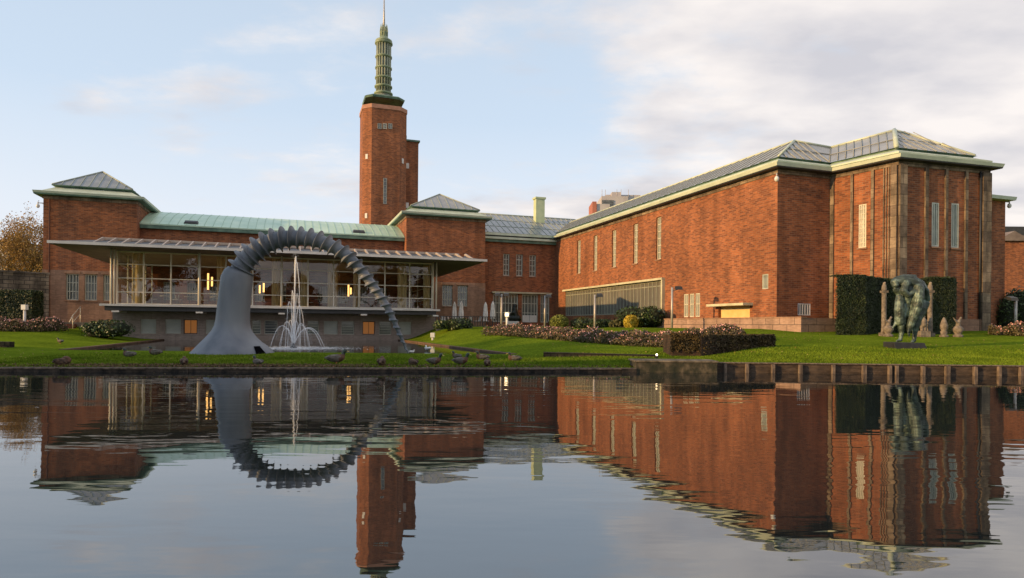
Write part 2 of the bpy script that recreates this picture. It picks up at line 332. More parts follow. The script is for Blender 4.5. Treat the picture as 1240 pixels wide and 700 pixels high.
M_LAKE = water_mat('lake_water', 0.0085, 0.9, (0.010, 0.014, 0.016), 3.0)
M_POOL = water_mat('pool_water', 0.006, 1.2, (0.006, 0.008, 0.007), 1.4)
def jet_mat():
    m, nt, b = nodes('falling_water'); N, L = nt.nodes.new, nt.links.new
    b.inputs['Base Color'].default_value = (0.9, 0.92, 0.95, 1); b.inputs['Roughness'].default_value = 0.3
    b.inputs['Alpha'].default_value = 0.5
    MATS['falling_water'] = m; return m
M_JET = jet_mat()
def mist_mat():
    m, nt, b = nodes('spray_mist')
    b.inputs['Base Color'].default_value = (0.9, 0.92, 0.95, 1); b.inputs['Alpha'].default_value = 0.3
    MATS['spray_mist'] = m; return m
M_MIST = mist_mat()

# ------------------------------------------------------------------ mesh helpers
WL = {}
def wloc(o): return WL.get(o.name, Vector((0, 0, 0))) if o else Vector((0, 0, 0))
class MB:
    def __init__(self): self.v, self.f, self.m, self.sm = [], [], [], []
    def add(self, vs_, fs, mi=0, sm=False):
        n = len(self.v); self.v += [Vector(p) for p in vs_]
        for f in fs: self.f.append([i + n for i in f]); self.m.append(mi); self.sm.append(sm)
        return self
    def quad(self, *p, mi=0): return self.add(p, [tuple(range(len(p)))], mi)
    def hexa(self, b4, t4, mi=0):
        fs = [(3, 2, 1, 0), (4, 5, 6, 7)] + [(i, (i + 1) % 4, 4 + (i + 1) % 4, 4 + i) for i in range(4)]
        return self.add(list(b4) + list(t4), fs, mi)
    def box(self, x0, x1, y0, y1, z0, z1, mi=0):
        b = [(x0, y0), (x1, y0), (x1, y1), (x0, y1)]
        return self.hexa([(x, y, z0) for x, y in b], [(x, y, z1) for x, y in b], mi)
    def fbox(self, F, a0, a1, o0, o1, z0, z1, mi=0):
        b = [(a0, o1), (a1, o1), (a1, o0), (a0, o0)]
        return self.hexa([F.w(a, o, z0) for a, o in b], [F.w(a, o, z1) for a, o in b], mi)
    def prism(self, poly, z0, z1, mi=0):
        n = len(poly)
        vs_ = [(p[0], p[1], z0) for p in poly] + [(p[0], p[1], z1) for p in poly]
        return self.add(vs_, [tuple(range(n - 1, -1, -1)), tuple(range(n, 2 * n))] + [(i, (i + 1) % n, n + (i + 1) % n, n + i) for i in range(n)], mi)
    def tube(self, pts, rad, n=8, mi=0, sm=True, cap=True, flat=1.0):
        pts = [Vector(p) for p in pts]
        if not hasattr(rad, '__len__'): rad = [rad] * len(pts)
        vs_, fs = [], []
        side = None
        for i, p in enumerate(pts):
            d = (pts[min(i + 1, len(pts) - 1)] - pts[max(i - 1, 0)])
            d = d.normalized() if d.length > 1e-9 else ZV
            if side is None:
                ref = Vector((0, 1, 0)) if abs(d.y) < 0.9 else Vector((1, 0, 0))
                side = d.cross(ref).normalized()
            else:
                side = (side - d * side.dot(d)).normalized()
            up = side.cross(d)
            for k in range(n):
                a = 2 * math.pi * k / n
                vs_.append(p + (side * math.cos(a) + up * math.sin(a) * flat) * rad[i])
        for i in range(len(pts) - 1):
            for k in range(n):
                fs.append((i * n + k, i * n + (k + 1) % n, (i + 1) * n + (k + 1) % n, (i + 1) * n + k))
        if cap: fs += [tuple(range(n - 1, -1, -1)), tuple(range((len(pts) - 1) * n, len(pts) * n))]
        return self.add(vs_, fs, mi, sm)
    def lathe(self, c, prof, n=16, mi=0, sm=True, rot=0.0):
        c = Vector(c); vs_, fs = [], []
        for r, z in prof:
            for k in range(n):
                a = 2 * math.pi * k / n + rot
                vs_.append(c + Vector((r * math.cos(a), r * math.sin(a), z)))
        m = len(prof)
        for i in range(m - 1):
            for k in range(n): fs.append((i * n + k, i * n + (k + 1) % n, (i + 1) * n + (k + 1) % n, (i + 1) * n + k))
        fs += [tuple(range(n - 1, -1, -1)), tuple(range((m - 1) * n, m * n))]
        return self.add(vs_, fs, mi, sm)
    def ell(self, c, r, n=10, m=7, mi=0, sm=True, jit=0.0):
        c = Vector(c); prof = []
        vs_, fs = [c - ZV * r[2]], []
        for i in range(1, m):
            ph = math.pi * i / m
            for k in range(n):
                a = 2 * math.pi * k / n; j = 1 + random.uniform(-jit, jit)
                vs_.append(c + Vector((r[0] * math.sin(ph) * math.cos(a), r[1] * math.sin(ph) * math.sin(a), -r[2] * math.cos(ph))) * 1.0 if not jit else c + Vector((r[0] * math.sin(ph) * math.cos(a), r[1] * math.sin(ph) * math.sin(a), -r[2] * math.cos(ph))) * j)
        vs_.append(c + ZV * r[2])
        for k in range(n): fs.append((0, 1 + (k + 1) % n, 1 + k))
        for i in range(m - 2):
            for k in range(n):
                a, b = 1 + i * n + k, 1 + i * n + (k + 1) % n
                fs.append((a, b, b + n, a + n))
        l = len(vs_) - 1; q = 1 + (m - 2) * n
        for k in range(n): fs.append((q + k, q + (k + 1) % n, l))
        return self.add(vs_, fs, mi, sm)
    def caps(self, p, q, r0, r1, n=10):
        p, q = Vector(p), Vector(q); d = (q - p); L = max(d.length, 1e-4); d = d / L
        prof = []
        for i in range(5): a = -math.pi / 2 + i * math.pi / 8; prof.append((p + d * (math.sin(a) * r0), max(r0 * math.cos(a), 1e-3)))
        for i in range(5): a = i * math.pi / 8; prof.append((q + d * (math.sin(a) * r1), max(r1 * math.cos(a), 1e-3)))
        ref = Vector((0, 1, 0)) if abs(d.y) < 0.9 else Vector((1, 0, 0)); s = d.cross(ref).normalized(); u = s.cross(d)
        vs_, fs = [], []
        for c, r in prof:
            for k in range(n): a = 2 * math.pi * k / n; vs_.append(c + (s * math.cos(a) + u * math.sin(a)) * r)
        for i in range(len(prof) - 1):
            for k in range(n): fs.append((i * n + k, i * n + (k + 1) % n, (i + 1) * n + (k + 1) % n, (i + 1) * n + k))
        fs += [tuple(range(n - 1, -1, -1)), tuple(range((len(prof) - 1) * n, len(prof) * n))]
        return self.add(vs_, fs, 0, True)
    def build(self, name, mats, parent=None, bevel=0):
        base = wloc(parent)
        me = bpy.data.meshes.new(name)
        me.from_pydata([tuple(p - base) for p in self.v], [], self.f)
        if not isinstance(mats, (list, tuple)): mats = [mats]
        for m in mats: me.materials.append(m)
        me.polygons.foreach_set('material_index', self.m)
        me.polygons.foreach_set('use_smooth', self.sm)
        uvl = me.uv_layers.new(name='UVMap')
        me.update()
        for p in me.polygons:
            n = p.normal
            if abs(n.z) > 0.75: t1, t2 = U, W
            else:
                t1 = Vector((-n.y, n.x, 0)); t1 = t1.normalized() if t1.length > 1e-6 else U; t2 = n.cross(t1)
                if t2.z < 0: t2 = -t2
            for li in p.loop_indices:
                c = me.vertices[me.loops[li].vertex_index].co + base
                uvl.data[li].uv = (c.dot(t1), c.dot(t2))
        o = bpy.data.objects.new(name, me); COL.objects.link(o)
        if parent: o.parent = parent
        WL[o.name] = base.copy()
        if bevel:
            b = o.modifiers.new('bevel', 'BEVEL'); b.width = bevel; b.segments = 2; b.limit_method = 'ANGLE'
        return o
def tag(o, label=None, cat=None, group=None, kind=None):
    if label: o['label'] = label
    if cat: o['category'] = cat
    if group: o['group'] = group
    if kind: o['kind'] = kind
    return o
def thing(name, label, cat, loc=(0, 0, 0), group=None, rz=0):
    o = bpy.data.objects.new(name, None); COL.objects.link(o)
    o.location = loc; o.rotation_euler = (0, 0, rz); o.empty_display_size = 0.3
    WL[o.name] = Vector(loc) if rz == 0 else Vector((0, 0, 0))
    return tag(o, label, cat, group)
def children(o): return [c for c in bpy.data.objects if c.parent == o]
def copy_tree(o, parent=None):
    c = o.copy(); COL.objects.link(c); c.parent = parent
    for ch in children(o): copy_tree(ch, c)
    return c
def place(root, loc, rz, label, group=None, scale=1.0):
    r = copy_tree(root); r.location = loc; r.rotation_euler = (0, 0, rz); r.scale = (scale,) * 3
    r['label'] = label
    if group: r['group'] = group
    return r
def struct(o): o['kind'] = 'structure'; return o

def arr_mesh(name, verts, nper, mats, parent=None, mi=None):
    """many separate polygons with nper corners each, from a numpy array (n*nper, 3)"""
    base = wloc(parent); v = np.asarray(verts, dtype=np.float32) - np.array(base, dtype=np.float32)
    n = len(v) // nper
    me = bpy.data.meshes.new(name)
    me.vertices.add(len(v)); me.vertices.foreach_set('co', v.ravel())
    me.loops.add(len(v)); me.loops.foreach_set('vertex_index', np.arange(len(v), dtype=np.int32))
    me.polygons.add(n); me.polygons.foreach_set('loop_start', np.arange(0, len(v), nper, dtype=np.int32))
    if not isinstance(mats, (list, tuple)): mats = [mats]
    for m in mats: me.materials.append(m)
    if mi is not None: me.polygons.foreach_set('material_index', np.asarray(mi, dtype=np.int32))
    me.update(calc_edges=True); me.validate()
    o = bpy.data.objects.new(name, me); COL.objects.link(o)
    if parent: o.parent = parent
    WL[o.name] = base.copy()
    return o
RNG = np.random.default_rng(11)
def leaf_cards(P, size, normals=None, tilt=1.0, asp=0.6):
    """diamond leaf cards at points P (n,3)"""
    n = len(P); s = size * RNG.uniform(0.6, 1.35, (n, 1))
    a = RNG.normal(size=(n, 3)); 
    if normals is not None: a = a * tilt + normals * 1.0
    a /= np.linalg.norm(a, axis=1, keepdims=True)
    r = RNG.normal(size=(n, 3)); t = np.cross(a, r); t /= np.linalg.norm(t, axis=1, keepdims=True); b = np.cross(a, t)
    v = np.stack([P - t * s, P - b * s * asp, P + t * s, P + b * s * asp], axis=1)
    return v.reshape(-1, 3)

# ------------------------------------------------------------------ walls with real openings, windows, roofs
def wall_open(mb, F, a0, a1, z0, z1, ops, depth=0.28, mi=0):
    As = sorted(set([a0, a1] + [v for o in ops for v in o[:2]])); Zs = sorted(set([z0, z1] + [v for o in ops for v in o[2:4]]))
    As = [a for a in As if a0 <= a <= a1]; Zs = [z for z in Zs if z0 <= z <= z1]
    for i in range(len(As) - 1):
        for j in range(len(Zs) - 1):
            ca, cz = (As[i] + As[i + 1]) / 2, (Zs[j] + Zs[j + 1]) / 2
            if any(o[0] < ca < o[1] and o[2] < cz < o[3] for o in ops): continue
            mb.quad(F.w(As[i], 0, Zs[j]), F.w(As[i + 1], 0, Zs[j]), F.w(As[i + 1], 0, Zs[j + 1]), F.w(As[i], 0, Zs[j + 1]), mi=mi)
    for o in ops:
        b0, b1, y0, y1 = o[:4]
        c = [(b0, y0), (b1, y0), (b1, y1), (b0, y1)]
        for k in range(4):
            (p, q), (r, s) = c[k], c[(k + 1) % 4]
            mb.quad(F.w(p, 0, q), F.w(r, 0, s), F.w(r, -depth, s), F.w(p, -depth, q), mi=mi)
def window(parent, F, a0, a1, z0, z1, nv, nh, fm, pm, fw=0.07, bw=0.045, inset=0.2, name='window', sill=None, hz=None):
    f = MB(); o1, o0 = -inset + 0.05, -inset - 0.03
    f.fbox(F, a0 + .003, a0 + fw, o0, o1, z0 + .003, z1 - .003); f.fbox(F, a1 - fw, a1 - .003, o0, o1, z0 + .003, z1 - .003)
    f.fbox(F, a0 + fw, a1 - fw, o0, o1, z1 - fw, z1 - .003); f.fbox(F, a0 + fw, a1 - fw, o0, o1, z0 + .003, z0 + fw)
    for i in range(1, nv):
        c = a0 + (a1 - a0) * i / nv
        f.fbox(F, c - bw / 2, c + bw / 2, o0 + .004, o1 - .004, z0 + fw, z1 - fw)
    for z in (hz if hz else [z0 + (z1 - z0) * j / nh for j in range(1, nh)]):
        f.fbox(F, a0 + fw, a1 - fw, o0 + .012, o1 - .012, z - bw / 2, z + bw / 2)
    fo = f.build(name, fm, parent)
    p = MB(); p.fbox(F, a0 + .01, a1 - .01, o0 - .03, o0 + .02, z0 + .01, z1 - .01)
    p.build('pane', pm, fo)
    if sill:
        s = MB(); s.fbox(F, a0 - .08, a1 + .08, -0.1, 0.09, z0 - .11, z0 - .004); s.build('sill', sill, fo)
    return fo
def inset_poly(poly, d):
    """offset a closed 2D polygon (ccw) outward by d"""
    n = len(poly); out = []
    for i in range(n):
        p0, p1, p2 = Vector(poly[i - 1]), Vector(poly[i]), Vector(poly[(i + 1) % n])
        d1 = (p1 - p0).normalized(); d2 = (p2 - p1).normalized()
        n1 = Vector((d1.y, -d1.x)); n2 = Vector((d2.y, -d2.x)); m = (n1 + n2)
        if m.length < 1e-6: m = n1
        m.normalize(); out.append(p1 + m * (d / max(m.dot(n1), 0.3)))
    return out
def ring(mb, poly, prof, mi=0, skip=()):
    rings = [[(q.x, q.y, z) for q in inset_poly(poly, o)] for o, z in prof]
    n = len(poly)
    for i in range(n):
        if i in skip: continue
        for k in range(len(prof) - 1):
            mb.quad(rings[k][i], rings[k][(i + 1) % n], rings[k + 1][(i + 1) % n], rings[k + 1][i], mi=mi)
def bars(mb, b0, b1, t0, t1, n, h=0.06, w=0.06, rows=()):
    """glazing bars over a roof face given by its bottom edge b0-b1 and top edge t0-t1"""
    b0, b1, t0, t1 = map(Vector, (b0, b1, t0, t1))
    nrm = (b1 - b0).cross((t0 + t1) / 2 - b0).normalized()
    if nrm.z < 0: nrm = -nrm
    def bar(p, q):
        d = (q - p)
        if d.length < 0.05: return
        d.normalize(); s = d.cross(nrm).normalized() * w / 2
        mb.hexa([p - s + nrm * .003, p + s + nrm * .003, q + s + nrm * .003, q - s + nrm * .003], [p - s + nrm * h, p + s + nrm * h, q + s + nrm * h, q - s + nrm * h])
    bd = (b1 - b0)
    tl = (t1 - t0).length
    for i in range(n + 1):
        p = b0 + bd * i / n
        # bars run straight up the slope and stop at the hips
        e = bd.normalized(); x = (p - b0).dot(e); x0 = (t0 - b0).dot(e); x1 = (t1 - b0).dot(e)
        up = (t0 - b0) - e * x0
        if x < x0 and x0 > 0: k = x / x0
        elif x > x1 and bd.length - x1 > 0: k = (bd.length - x) / (bd.length - x1)
        else: k = 1
        if k > 0.02: bar(p, p + up * k)
    for r in rows: bar(b0.lerp(t0, r), b1.lerp(t1, r))

# ------------------------------------------------------------------ ground
BK0, BK1 = Vector((-16.4, 20.6)), Vector((7.2, 23.3))            # far bank of the lake
def bank_y(x):
    if x < 7.2: return 20.6 + (x + 16.4) * (2.7 / 23.6)
    return 23.3 + (x - 7.2) * (-0.045)
POOL_S0, POOL_S1, BT = -10.0, 9.6, 59.8
def pool_near(s):
    return 0
PN_L, PN_R = Vector((-21.9, 31.4)), Vector((0.1, 30.9))
POOL = [PN_L, PN_R, Vector(st(POOL_S1, BT + .3).xy), Vector(st(POOL_S0, BT + .3).xy)]
def sm(x, a, b):
    t = min(max((x - a) / (b - a), 0), 1); return t * t * (3 - 2 * t)
def ground(x, y):
    q = y - bank_y(x)
    s, t = x * U.x + y * U.y, x * W.x + y * W.y
    base = 0.15 + 0.012 * max(min(q, 9), 0)
    if x < -0:
        hi = 0.2 + 0.036 * max(y - 26, 0); hi = min(hi, 1.05) + 0.55 * sm(t, 67.5, 69)
        k = sm(-s, 10.3, 17)
        zl = base * (1 - k) + max(hi, base) * k
    zr_a = 0.15 + 0.037 * max(q, 0)
    zr_b = 0.33 + 0.056 * max(q, 0)
    kk = sm(x, 7.5, 12)
    zr = min(zr_a * (1 - kk) + zr_b * kk, 1.57)
    edge = sm(s, 9.9, 14)
    zright = base * (1 - edge) + zr * edge
    if x < 0: z = max(zl, zright) if s > 0 else zl
    else: z = zright
    if t > 60.5 and (s > -10.4 or t > 67.2): z = max(z, 0.2 + 1.4 * sm(t, 60.5, 63))
    if q < 0.02: z = 0.12 if x < 7.2 else 0.33
    return z
def build_ground():
    pts, rnd = [], random.Random(3)
    xs = [-900, -400, -200, -120, -80] + list(np.arange(-60, 71, 1.4)) + [80, 120, 200, 400, 900]
    qs = [0] + list(np.arange(0.7, 45, 1.2)) + [48, 52, 57, 63, 70, 80, 95, 120, 180, 300, 600, 1500]
    for x in xs:
        for i, q in enumerate(qs):
            xx = x + (rnd.uniform(-.3, .3) if -60 < x < 69 and i else 0)
            pts.append(Vector((xx, bank_y(xx) + q)))
    def inpoly(p, poly):
        c = False; j = len(poly) - 1
        for i in range(len(poly)):
            if (poly[i].y > p.y) != (poly[j].y > p.y) and p.x < (poly[j].x - poly[i].x) * (p.y - poly[i].y) / (poly[j].y - poly[i].y) + poly[i].x: c = not c
            j = i
        return c
    pts = [p for p in pts if not inpoly(p, POOL)]
    n0 = len(pts); pts += POOL
    # finer points along the pool edges
    edges = [(n0 + i, n0 + (i + 1) % 4) for i in range(4)]
    V, E, F, _, _, _ = delaunay_2d_cdt(pts, edges, [], 0, 1e-4)
    fs = []
    for f in F:
        c = sum((V[i] for i in f), Vector((0, 0))) / len(f)
        if inpoly(c, POOL) or c.y < bank_y(c.x) - .01: continue
        fs.append(tuple(f))
    vs_ = [(v.x, v.y, ground(v.x, v.y)) for v in V]
    me = bpy.data.meshes.new('lawn'); me.from_pydata(vs_, [], fs); me.materials.append(M_GRASS)
    me.polygons.foreach_set('use_smooth', [True] * len(fs)); me.update()
    for p in me.polygons:
        if p.normal.z < 0: p.flip()
    o = bpy.data.objects.new('lawn', me); COL.objects.link(o); struct(o)
    o['label'] = 'wide mown green lawn between the lake and the museum'
    # near shore behind the photographer
    m = MB(); m.box(-900, 900, -900, -3.2, -1.0, 0.35); struct(m.build('near_shore', M_GRASS))
    m = MB(); m.box(-901, 901, -3.3, 120, -2.4, -2.0); struct(m.build('lake_bed', M_KERB))
    m = MB(); m.quad((-900, -3.21, 0), (900, -3.21, 0), (900, 26, 0), (-900, 26, 0)); 
    o = m.build('lake', M_LAKE); struct(o)
    # trim the lake at the bank
    me = o.data
    me.clear_geometry()
    xs = [-900, -60, -16.4, 7.2, 60, 900]
    v = []; f = []
    for x in xs: v += [(x, -3.21, 0), (x, bank_y(x) + .05, 0)]
    for i in range(len(xs) - 1): f.append((2 * i, 2 * i + 2, 2 * i + 3, 2 * i + 1))
    me.from_pydata(v, [], f); me.update()
    pz = 0.185
    q = [p.copy() for p in POOL]
    m = MB(); m.quad(*[(p.x, p.y, pz) for p in q]); struct(m.build('pool_water', M_POOL))
build_ground()
# pool kerb, brick edging on three sides
t_ = thing('pool_kerb', 'low brown brick edging round the rectangular garden pool', 'kerb', st(POOL_S0, 40, .1))
def kerb_run(p, q, z0, z1, w, name, mat_, parent):
    F = seg((p.x, p.y, 0), (q.x, q.y, 0)); L = (Vector(q) - Vector(p)).length
    m = MB(); m.fbox(F, 0, L, -w / 2, w / 2, z0, z1); return m.build(name, mat_, parent)
kerb_run(POOL[3], POOL[0], -.3, .285, .32, 'edging', M_POOLK, t_)
kerb_run(POOL[1], POOL[2], -.3, .285, .32, 'edging', M_POOLK, t_)
kerb_run(POOL[0], POOL[1], -.3, .235, .3, 'edging', M_POOLK, t_)
# lake kerb on the left bank, the shadow on its face put into the stone colour
t_ = thing('bank_kerb', 'kerb coloured shadow dark along the straight grassy edge of the lake', 'kerb', (-16.4, 20.6, 0))
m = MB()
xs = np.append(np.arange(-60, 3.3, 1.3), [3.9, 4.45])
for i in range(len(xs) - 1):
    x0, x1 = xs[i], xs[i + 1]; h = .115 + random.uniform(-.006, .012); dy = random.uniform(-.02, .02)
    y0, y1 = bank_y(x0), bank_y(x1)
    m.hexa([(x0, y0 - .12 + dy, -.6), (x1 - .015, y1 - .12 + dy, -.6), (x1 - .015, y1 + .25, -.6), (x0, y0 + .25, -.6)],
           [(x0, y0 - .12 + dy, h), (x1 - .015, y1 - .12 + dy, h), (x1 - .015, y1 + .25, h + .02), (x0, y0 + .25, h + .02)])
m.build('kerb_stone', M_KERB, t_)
m = MB()
for i in range(len(xs) - 1):
    x0, x1 = xs[i], xs[i + 1]; dy = random.uniform(-.02, .02); y0, y1 = bank_y(x0), bank_y(x1)
    h0, h1_ = .118 + random.uniform(0, .012), .118 + random.uniform(0, .012)
    m.hexa([(x0, y0 - .14 + dy, .095), (x1 - .01, y1 - .14 + dy, .095), (x1 - .01, y1 + .3, .12), (x0, y0 + .3, .12)],
           [(x0, y0 - .14 + dy, h0 + .014), (x1 - .01, y1 - .14 + dy, h1_ + .014), (x1 - .01, y1 + .3, .155), (x0, y0 + .3, .155)])
m.build('kerb_cap', mat('muddy_kerb_top', (0.05, 0.038, 0.026), (0.16, 0.12, 0.085), 7, rough=.95, bump=.5), t_)

# ------------------------------------------------------------------ grass blades and litter near the bank
def blades(n, xr, qr, h, name):
    x = RNG.uniform(*xr, n); q = qr[0] + (qr[1] - qr[0]) * RNG.beta(1, 2.2, n)
    y = np.array([bank_y(a) for a in x]) + q
    keep = []
    P = []
    for i in range(n):
        if PN_L.x - 1 < x[i] < PN_R.x + 6 and y[i] > 30.6: continue
        P.append((x[i], y[i], ground(x[i], y[i]) - .005))
    P = np.array(P); n = len(P)
    a = RNG.uniform(0, 2 * np.pi, n); w = .012 * RNG.uniform(.7, 1.5, n); hh = h * RNG.uniform(.4, 1.3, n)
    dx, dy = np.cos(a) * w, np.sin(a) * w; lx, ly = RNG.normal(0, .5, n) * hh, RNG.normal(0, .5, n) * hh
    v = np.stack([np.stack([P[:, 0] - dx, P[:, 1] - dy, P[:, 2]], 1), np.stack([P[:, 0] + dx, P[:, 1] + dy, P[:, 2]], 1), np.stack([P[:, 0] + lx, P[:, 1] + ly, P[:, 2] + hh], 1)], 1)
    return tag(arr_mesh(name, v.reshape(-1, 3), 3, M_BLADE), 'short green grass blades standing along the lake edge', 'grass', kind='stuff')
blades(170000, (-19, 24), (.1, 9), .06, 'grass')
def litter():
    P = []
    for i in range(9000):
        x = random.gauss(-9, 4.2) if random.random() < .75 else random.uniform(-18, 6)
        q = abs(random.gauss(.45, .35)) + .05
        if x > 5: continue
        dens = 1.0 if -15 < x < -5 else .5
        if random.random() > dens: continue
        y = bank_y(x) + q
        P.append((x, y, ground(x, y) + random.uniform(.01, .05)))
    return tag(arr_mesh('leaf_litter', leaf_cards(np.array(P), .035), 4, M_DIRT), 'brown fallen leaves and bare soil along the kerb of the lake', 'leaf litter', kind='stuff')
litter()
def lawn_leaves():
    P = []
    for i in range(5200):
        x = random.uniform(-24, 26); q = random.uniform(.5, 22) ** 1.0; y = bank_y(x) + q
        if noise.noise(Vector((x * .22, y * .3, 4))) < random.uniform(-.5, .45): continue
        if PN_L.x - 8 < x < PN_R.x + 2 and y > 30: continue
        P.append((x, y, ground(x, y) + random.uniform(.02, .05)))
    return tag(arr_mesh('fallen_leaves', leaf_cards(np.array(P), .032, np.tile([0, 0, 1.0], (len(P), 1)), .4), 4, mat('yellow_fallen_leaf', (0.14, 0.09, 0.03), (0.3, 0.2, 0.06), 3, rough=.9, island=.5)), 'small yellow brown leaves scattered over the mown lawn', 'fallen leaves', kind='stuff')
lawn_leaves()
def floating():
    P = []
    for i in range(420):
        x = random.uniform(-17, 19); q = -abs(random.gauss(0, 2.2)) - .2 if random.random() < .8 else -random.uniform(1, 13)
        P.append((x, bank_y(x) + q, .004))
    return tag(arr_mesh('floating_leaves', leaf_cards(np.array(P), .022, np.tile([0, 0, 1.0], (len(P), 1)), .03), 4, MATS['yellow_fallen_leaf']), 'few small brown leaves floating on the lake surface', 'floating leaves', kind='stuff')
floating()

# ================================================================== MAIN BUILDING (two pavilions, copper roofed centre, back wing)
PT = 74.5                                     # pavilion front plane
FP = front(PT)
main = thing('museum_building', 'red brick museum block with two glass topped corner pavilions and a green copper roof between', 'museum', st(0, PT, 1.5))
ZB = 1.45
def pavilion(xl, xr, ztop, wins, y_win):
    a0, a1 = FP.a(xl, 300), FP.a(xr, 300)
    depth = 13.0
    ops = []
    zs = 6.75
    for x0, x1 in wins:
        b0, b1 = FP.a(x0, 350), FP.a(x1, 350); ops.append((b0, b1, y_win[0], y_win[1]))
    m = MB()
    wall_open(m, FP, a0, a1, zs, ztop, [])
    for a, sgn in ((a0, -1), (a1, 1)):
        m.quad(FP.w(a, 0, ZB), FP.w(a, -depth, ZB), FP.w(a, -depth, ztop), FP.w(a, 0, ztop))
    m.quad(FP.w(a0, -depth, ZB), FP.w(a1, -depth, ZB), FP.w(a1, -depth, ztop), FP.w(a0, -depth, ztop))
    m.build('brick_wall', M_BRICK, main)
    m = MB(); G = Frame(FP.w(0, .06, 0), U, -W)
    wall_open(m, G, a0 - .04, a1 + .04, ZB, zs, ops, .34)
    m.quad(G.w(a0 - .04, 0, zs), G.w(a1 + .04, 0, zs), G.w(a1 + .04, -.1, zs), G.w(a0 - .04, -.1, zs))
    m.quad(G.w(a0 - .04, 0, ZB), G.w(a0 - .04, -.8, ZB), G.w(a0 - .04, -.8, zs), G.w(a0 - .04, 0, zs))
    for b0, b1, z0, z1 in ops:                      # lintel over each window
        m.fbox(G, b0 - .15, b1 + .15, .003, .09, z1 + .02, z1 + .26)
    m.build('stone_base', M_STONE, main)
    for b0, b1, z0, z1 in ops:
        window(main, G, b0, b1, z0, z1, 4, 3, M_STEELW, M_PANE, fw=.1, bw=.07, inset=.22, sill=M_STONE)
    # cornice and stepped copper roof
    poly = [FP.w(a0, 0, 0).xy, FP.w(a1, 0, 0).xy, FP.w(a1, -depth, 0).xy, FP.w(a0, -depth, 0).xy]
    m = MB(); ring(m, poly, [(0.005, ztop - .32), (.07, ztop - .30), (.07, ztop), (.0, ztop + .01)]); m.build('brick_band', M_STONE_P, main)
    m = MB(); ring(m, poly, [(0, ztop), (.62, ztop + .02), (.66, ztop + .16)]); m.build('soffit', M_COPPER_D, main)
    m = MB(); ring(m, poly, [(.66, ztop + .16), (.72, ztop + .36), (.1, ztop + .5), (-.75, ztop + 1.0), (-.95, ztop + 1.02)]); m.build('cornice', M_COPPER, main)
    e = inset_poly(poly, -.7); zt = ztop + 1.02
    w_, d_ = (a1 - a0) - 1.4, depth - 1.4
    ring(m2 := MB(), poly, [(-.95, zt - .02), (-.66, zt + .12), (-.5, zt + .14), (-.5, zt + .2), (-.95, zt + .22)]); m2.build('roof_curb', M_COPPER_D, main)
    e = [Vector((p.x, p.y, zt + .22)) for p in inset_poly(poly, -.55)]
    cpt = sum(e, Vector()) / 4; ap = Vector((cpt.x, cpt.y, zt + 2.5)) - W * 2.5
    m = MB(); b = MB()
    for i in range(4):
        m.quad(e[i], e[(i + 1) % 4], ap); bars(b, e[i], e[(i + 1) % 4], ap, ap, 9, .05, .06)
        b.tube([e[i] + ZV * .03, ap + ZV * .03], .07, 6)
    g = m.build('glass_roof', M_ROOFGL, main); b.build('glazing_bars', M_BARDK, g)
    # downpipe near the corner
    return a0, a1, depth
La0, La1, PD = pavilion(52, 166, 14.0, [(80, 95.5), (102.5, 117.5), (125, 134)], (3.8, 6.4))
Ra0, Ra1, _ = pavilion(492, 587.5, 14.35, [(535.5, 548), (554, 566)], (3.9, 6.4))
m = MB()
for a in (La0 + .55,):
    m.tube([FP.w(a, .12, ZB), FP.w(a, .12, 13.7)], .07, 8)
m.build('downpipe', M_BRICK_OLD, main)
# centre block with the copper roof
CT = 76.0
FC = front(CT)
m = MB(); m.fbox(FC, La1 - .2, Ra0 + .2, -12, 0, ZB, 11.6); m.build('brick_wall', M_BRICK, main)
m = MB(); m.fbox(FC, La1 + .01, Ra0 - .01, 0, .45, 11.45, 11.8); m.build('eaves', M_COPPER_D, main)
m = MB()
prof = [(.5, 11.81), (.52, 11.95), (-.6, 12.42), (-2.2, 13.05), (-4.2, 13.7), (-6.4, 14.25), (-8.0, 14.4), (-9.5, 14.0), (-9.5, 11.5)]
for k in range(len(prof) - 1):
    (o0, z0), (o1, z1) = prof[k], prof[k + 1]
    m.quad(FC.w(La1 + .01, o0, z0), FC.w(Ra0 - .01, o0, z0), FC.w(Ra0 - .01, o1, z1), FC.w(La1 + .01, o1, z1))
rf = m.build('copper_roof', M_COPPER_ROOF, main)
m = MB(); n = 32
for i in range(n + 1):
    a = La1 + .1 + (Ra0 - La1 - .2) * i / n
    for k in range(1, 6):
        (o0, z0), (o1, z1) = prof[k], prof[k + 1]
        m.hexa([FC.w(a - .025, o0, z0), FC.w(a + .025, o0, z0), FC.w(a + .025, o1, z1), FC.w(a - .025, o1, z1)],
               [FC.w(a - .02, o0, z0 + .035), FC.w(a + .02, o0, z0 + .035), FC.w(a + .02, o1, z1 + .035), FC.w(a - .02, o1, z1 + .035)])
m.build('roof_seams', mat('seam_copper', (0.26, 0.42, 0.32), (0.36, 0.52, 0.4), 1, rough=.5), rf)
for x, y in ((231, 277), (435, 285.5)):
    a = FC.a(x, y); m = MB(); c = FC.w(a, -.2, 12.3); m.hexa([c + U * i + W * j + ZV * k for i, j, k in ((-.7, -.2, -.1), (.7, -.2, -.1), (.7, .35, .14), (-.7, .35, .14))], [c + U * i + W * j + ZV * k for i, j, k in ((-.6, -.15, .12), (.6, -.15, .12), (.6, .3, .32), (-.6, .3, .32))])
    m.build('roof_hatch', M_DARK, main)

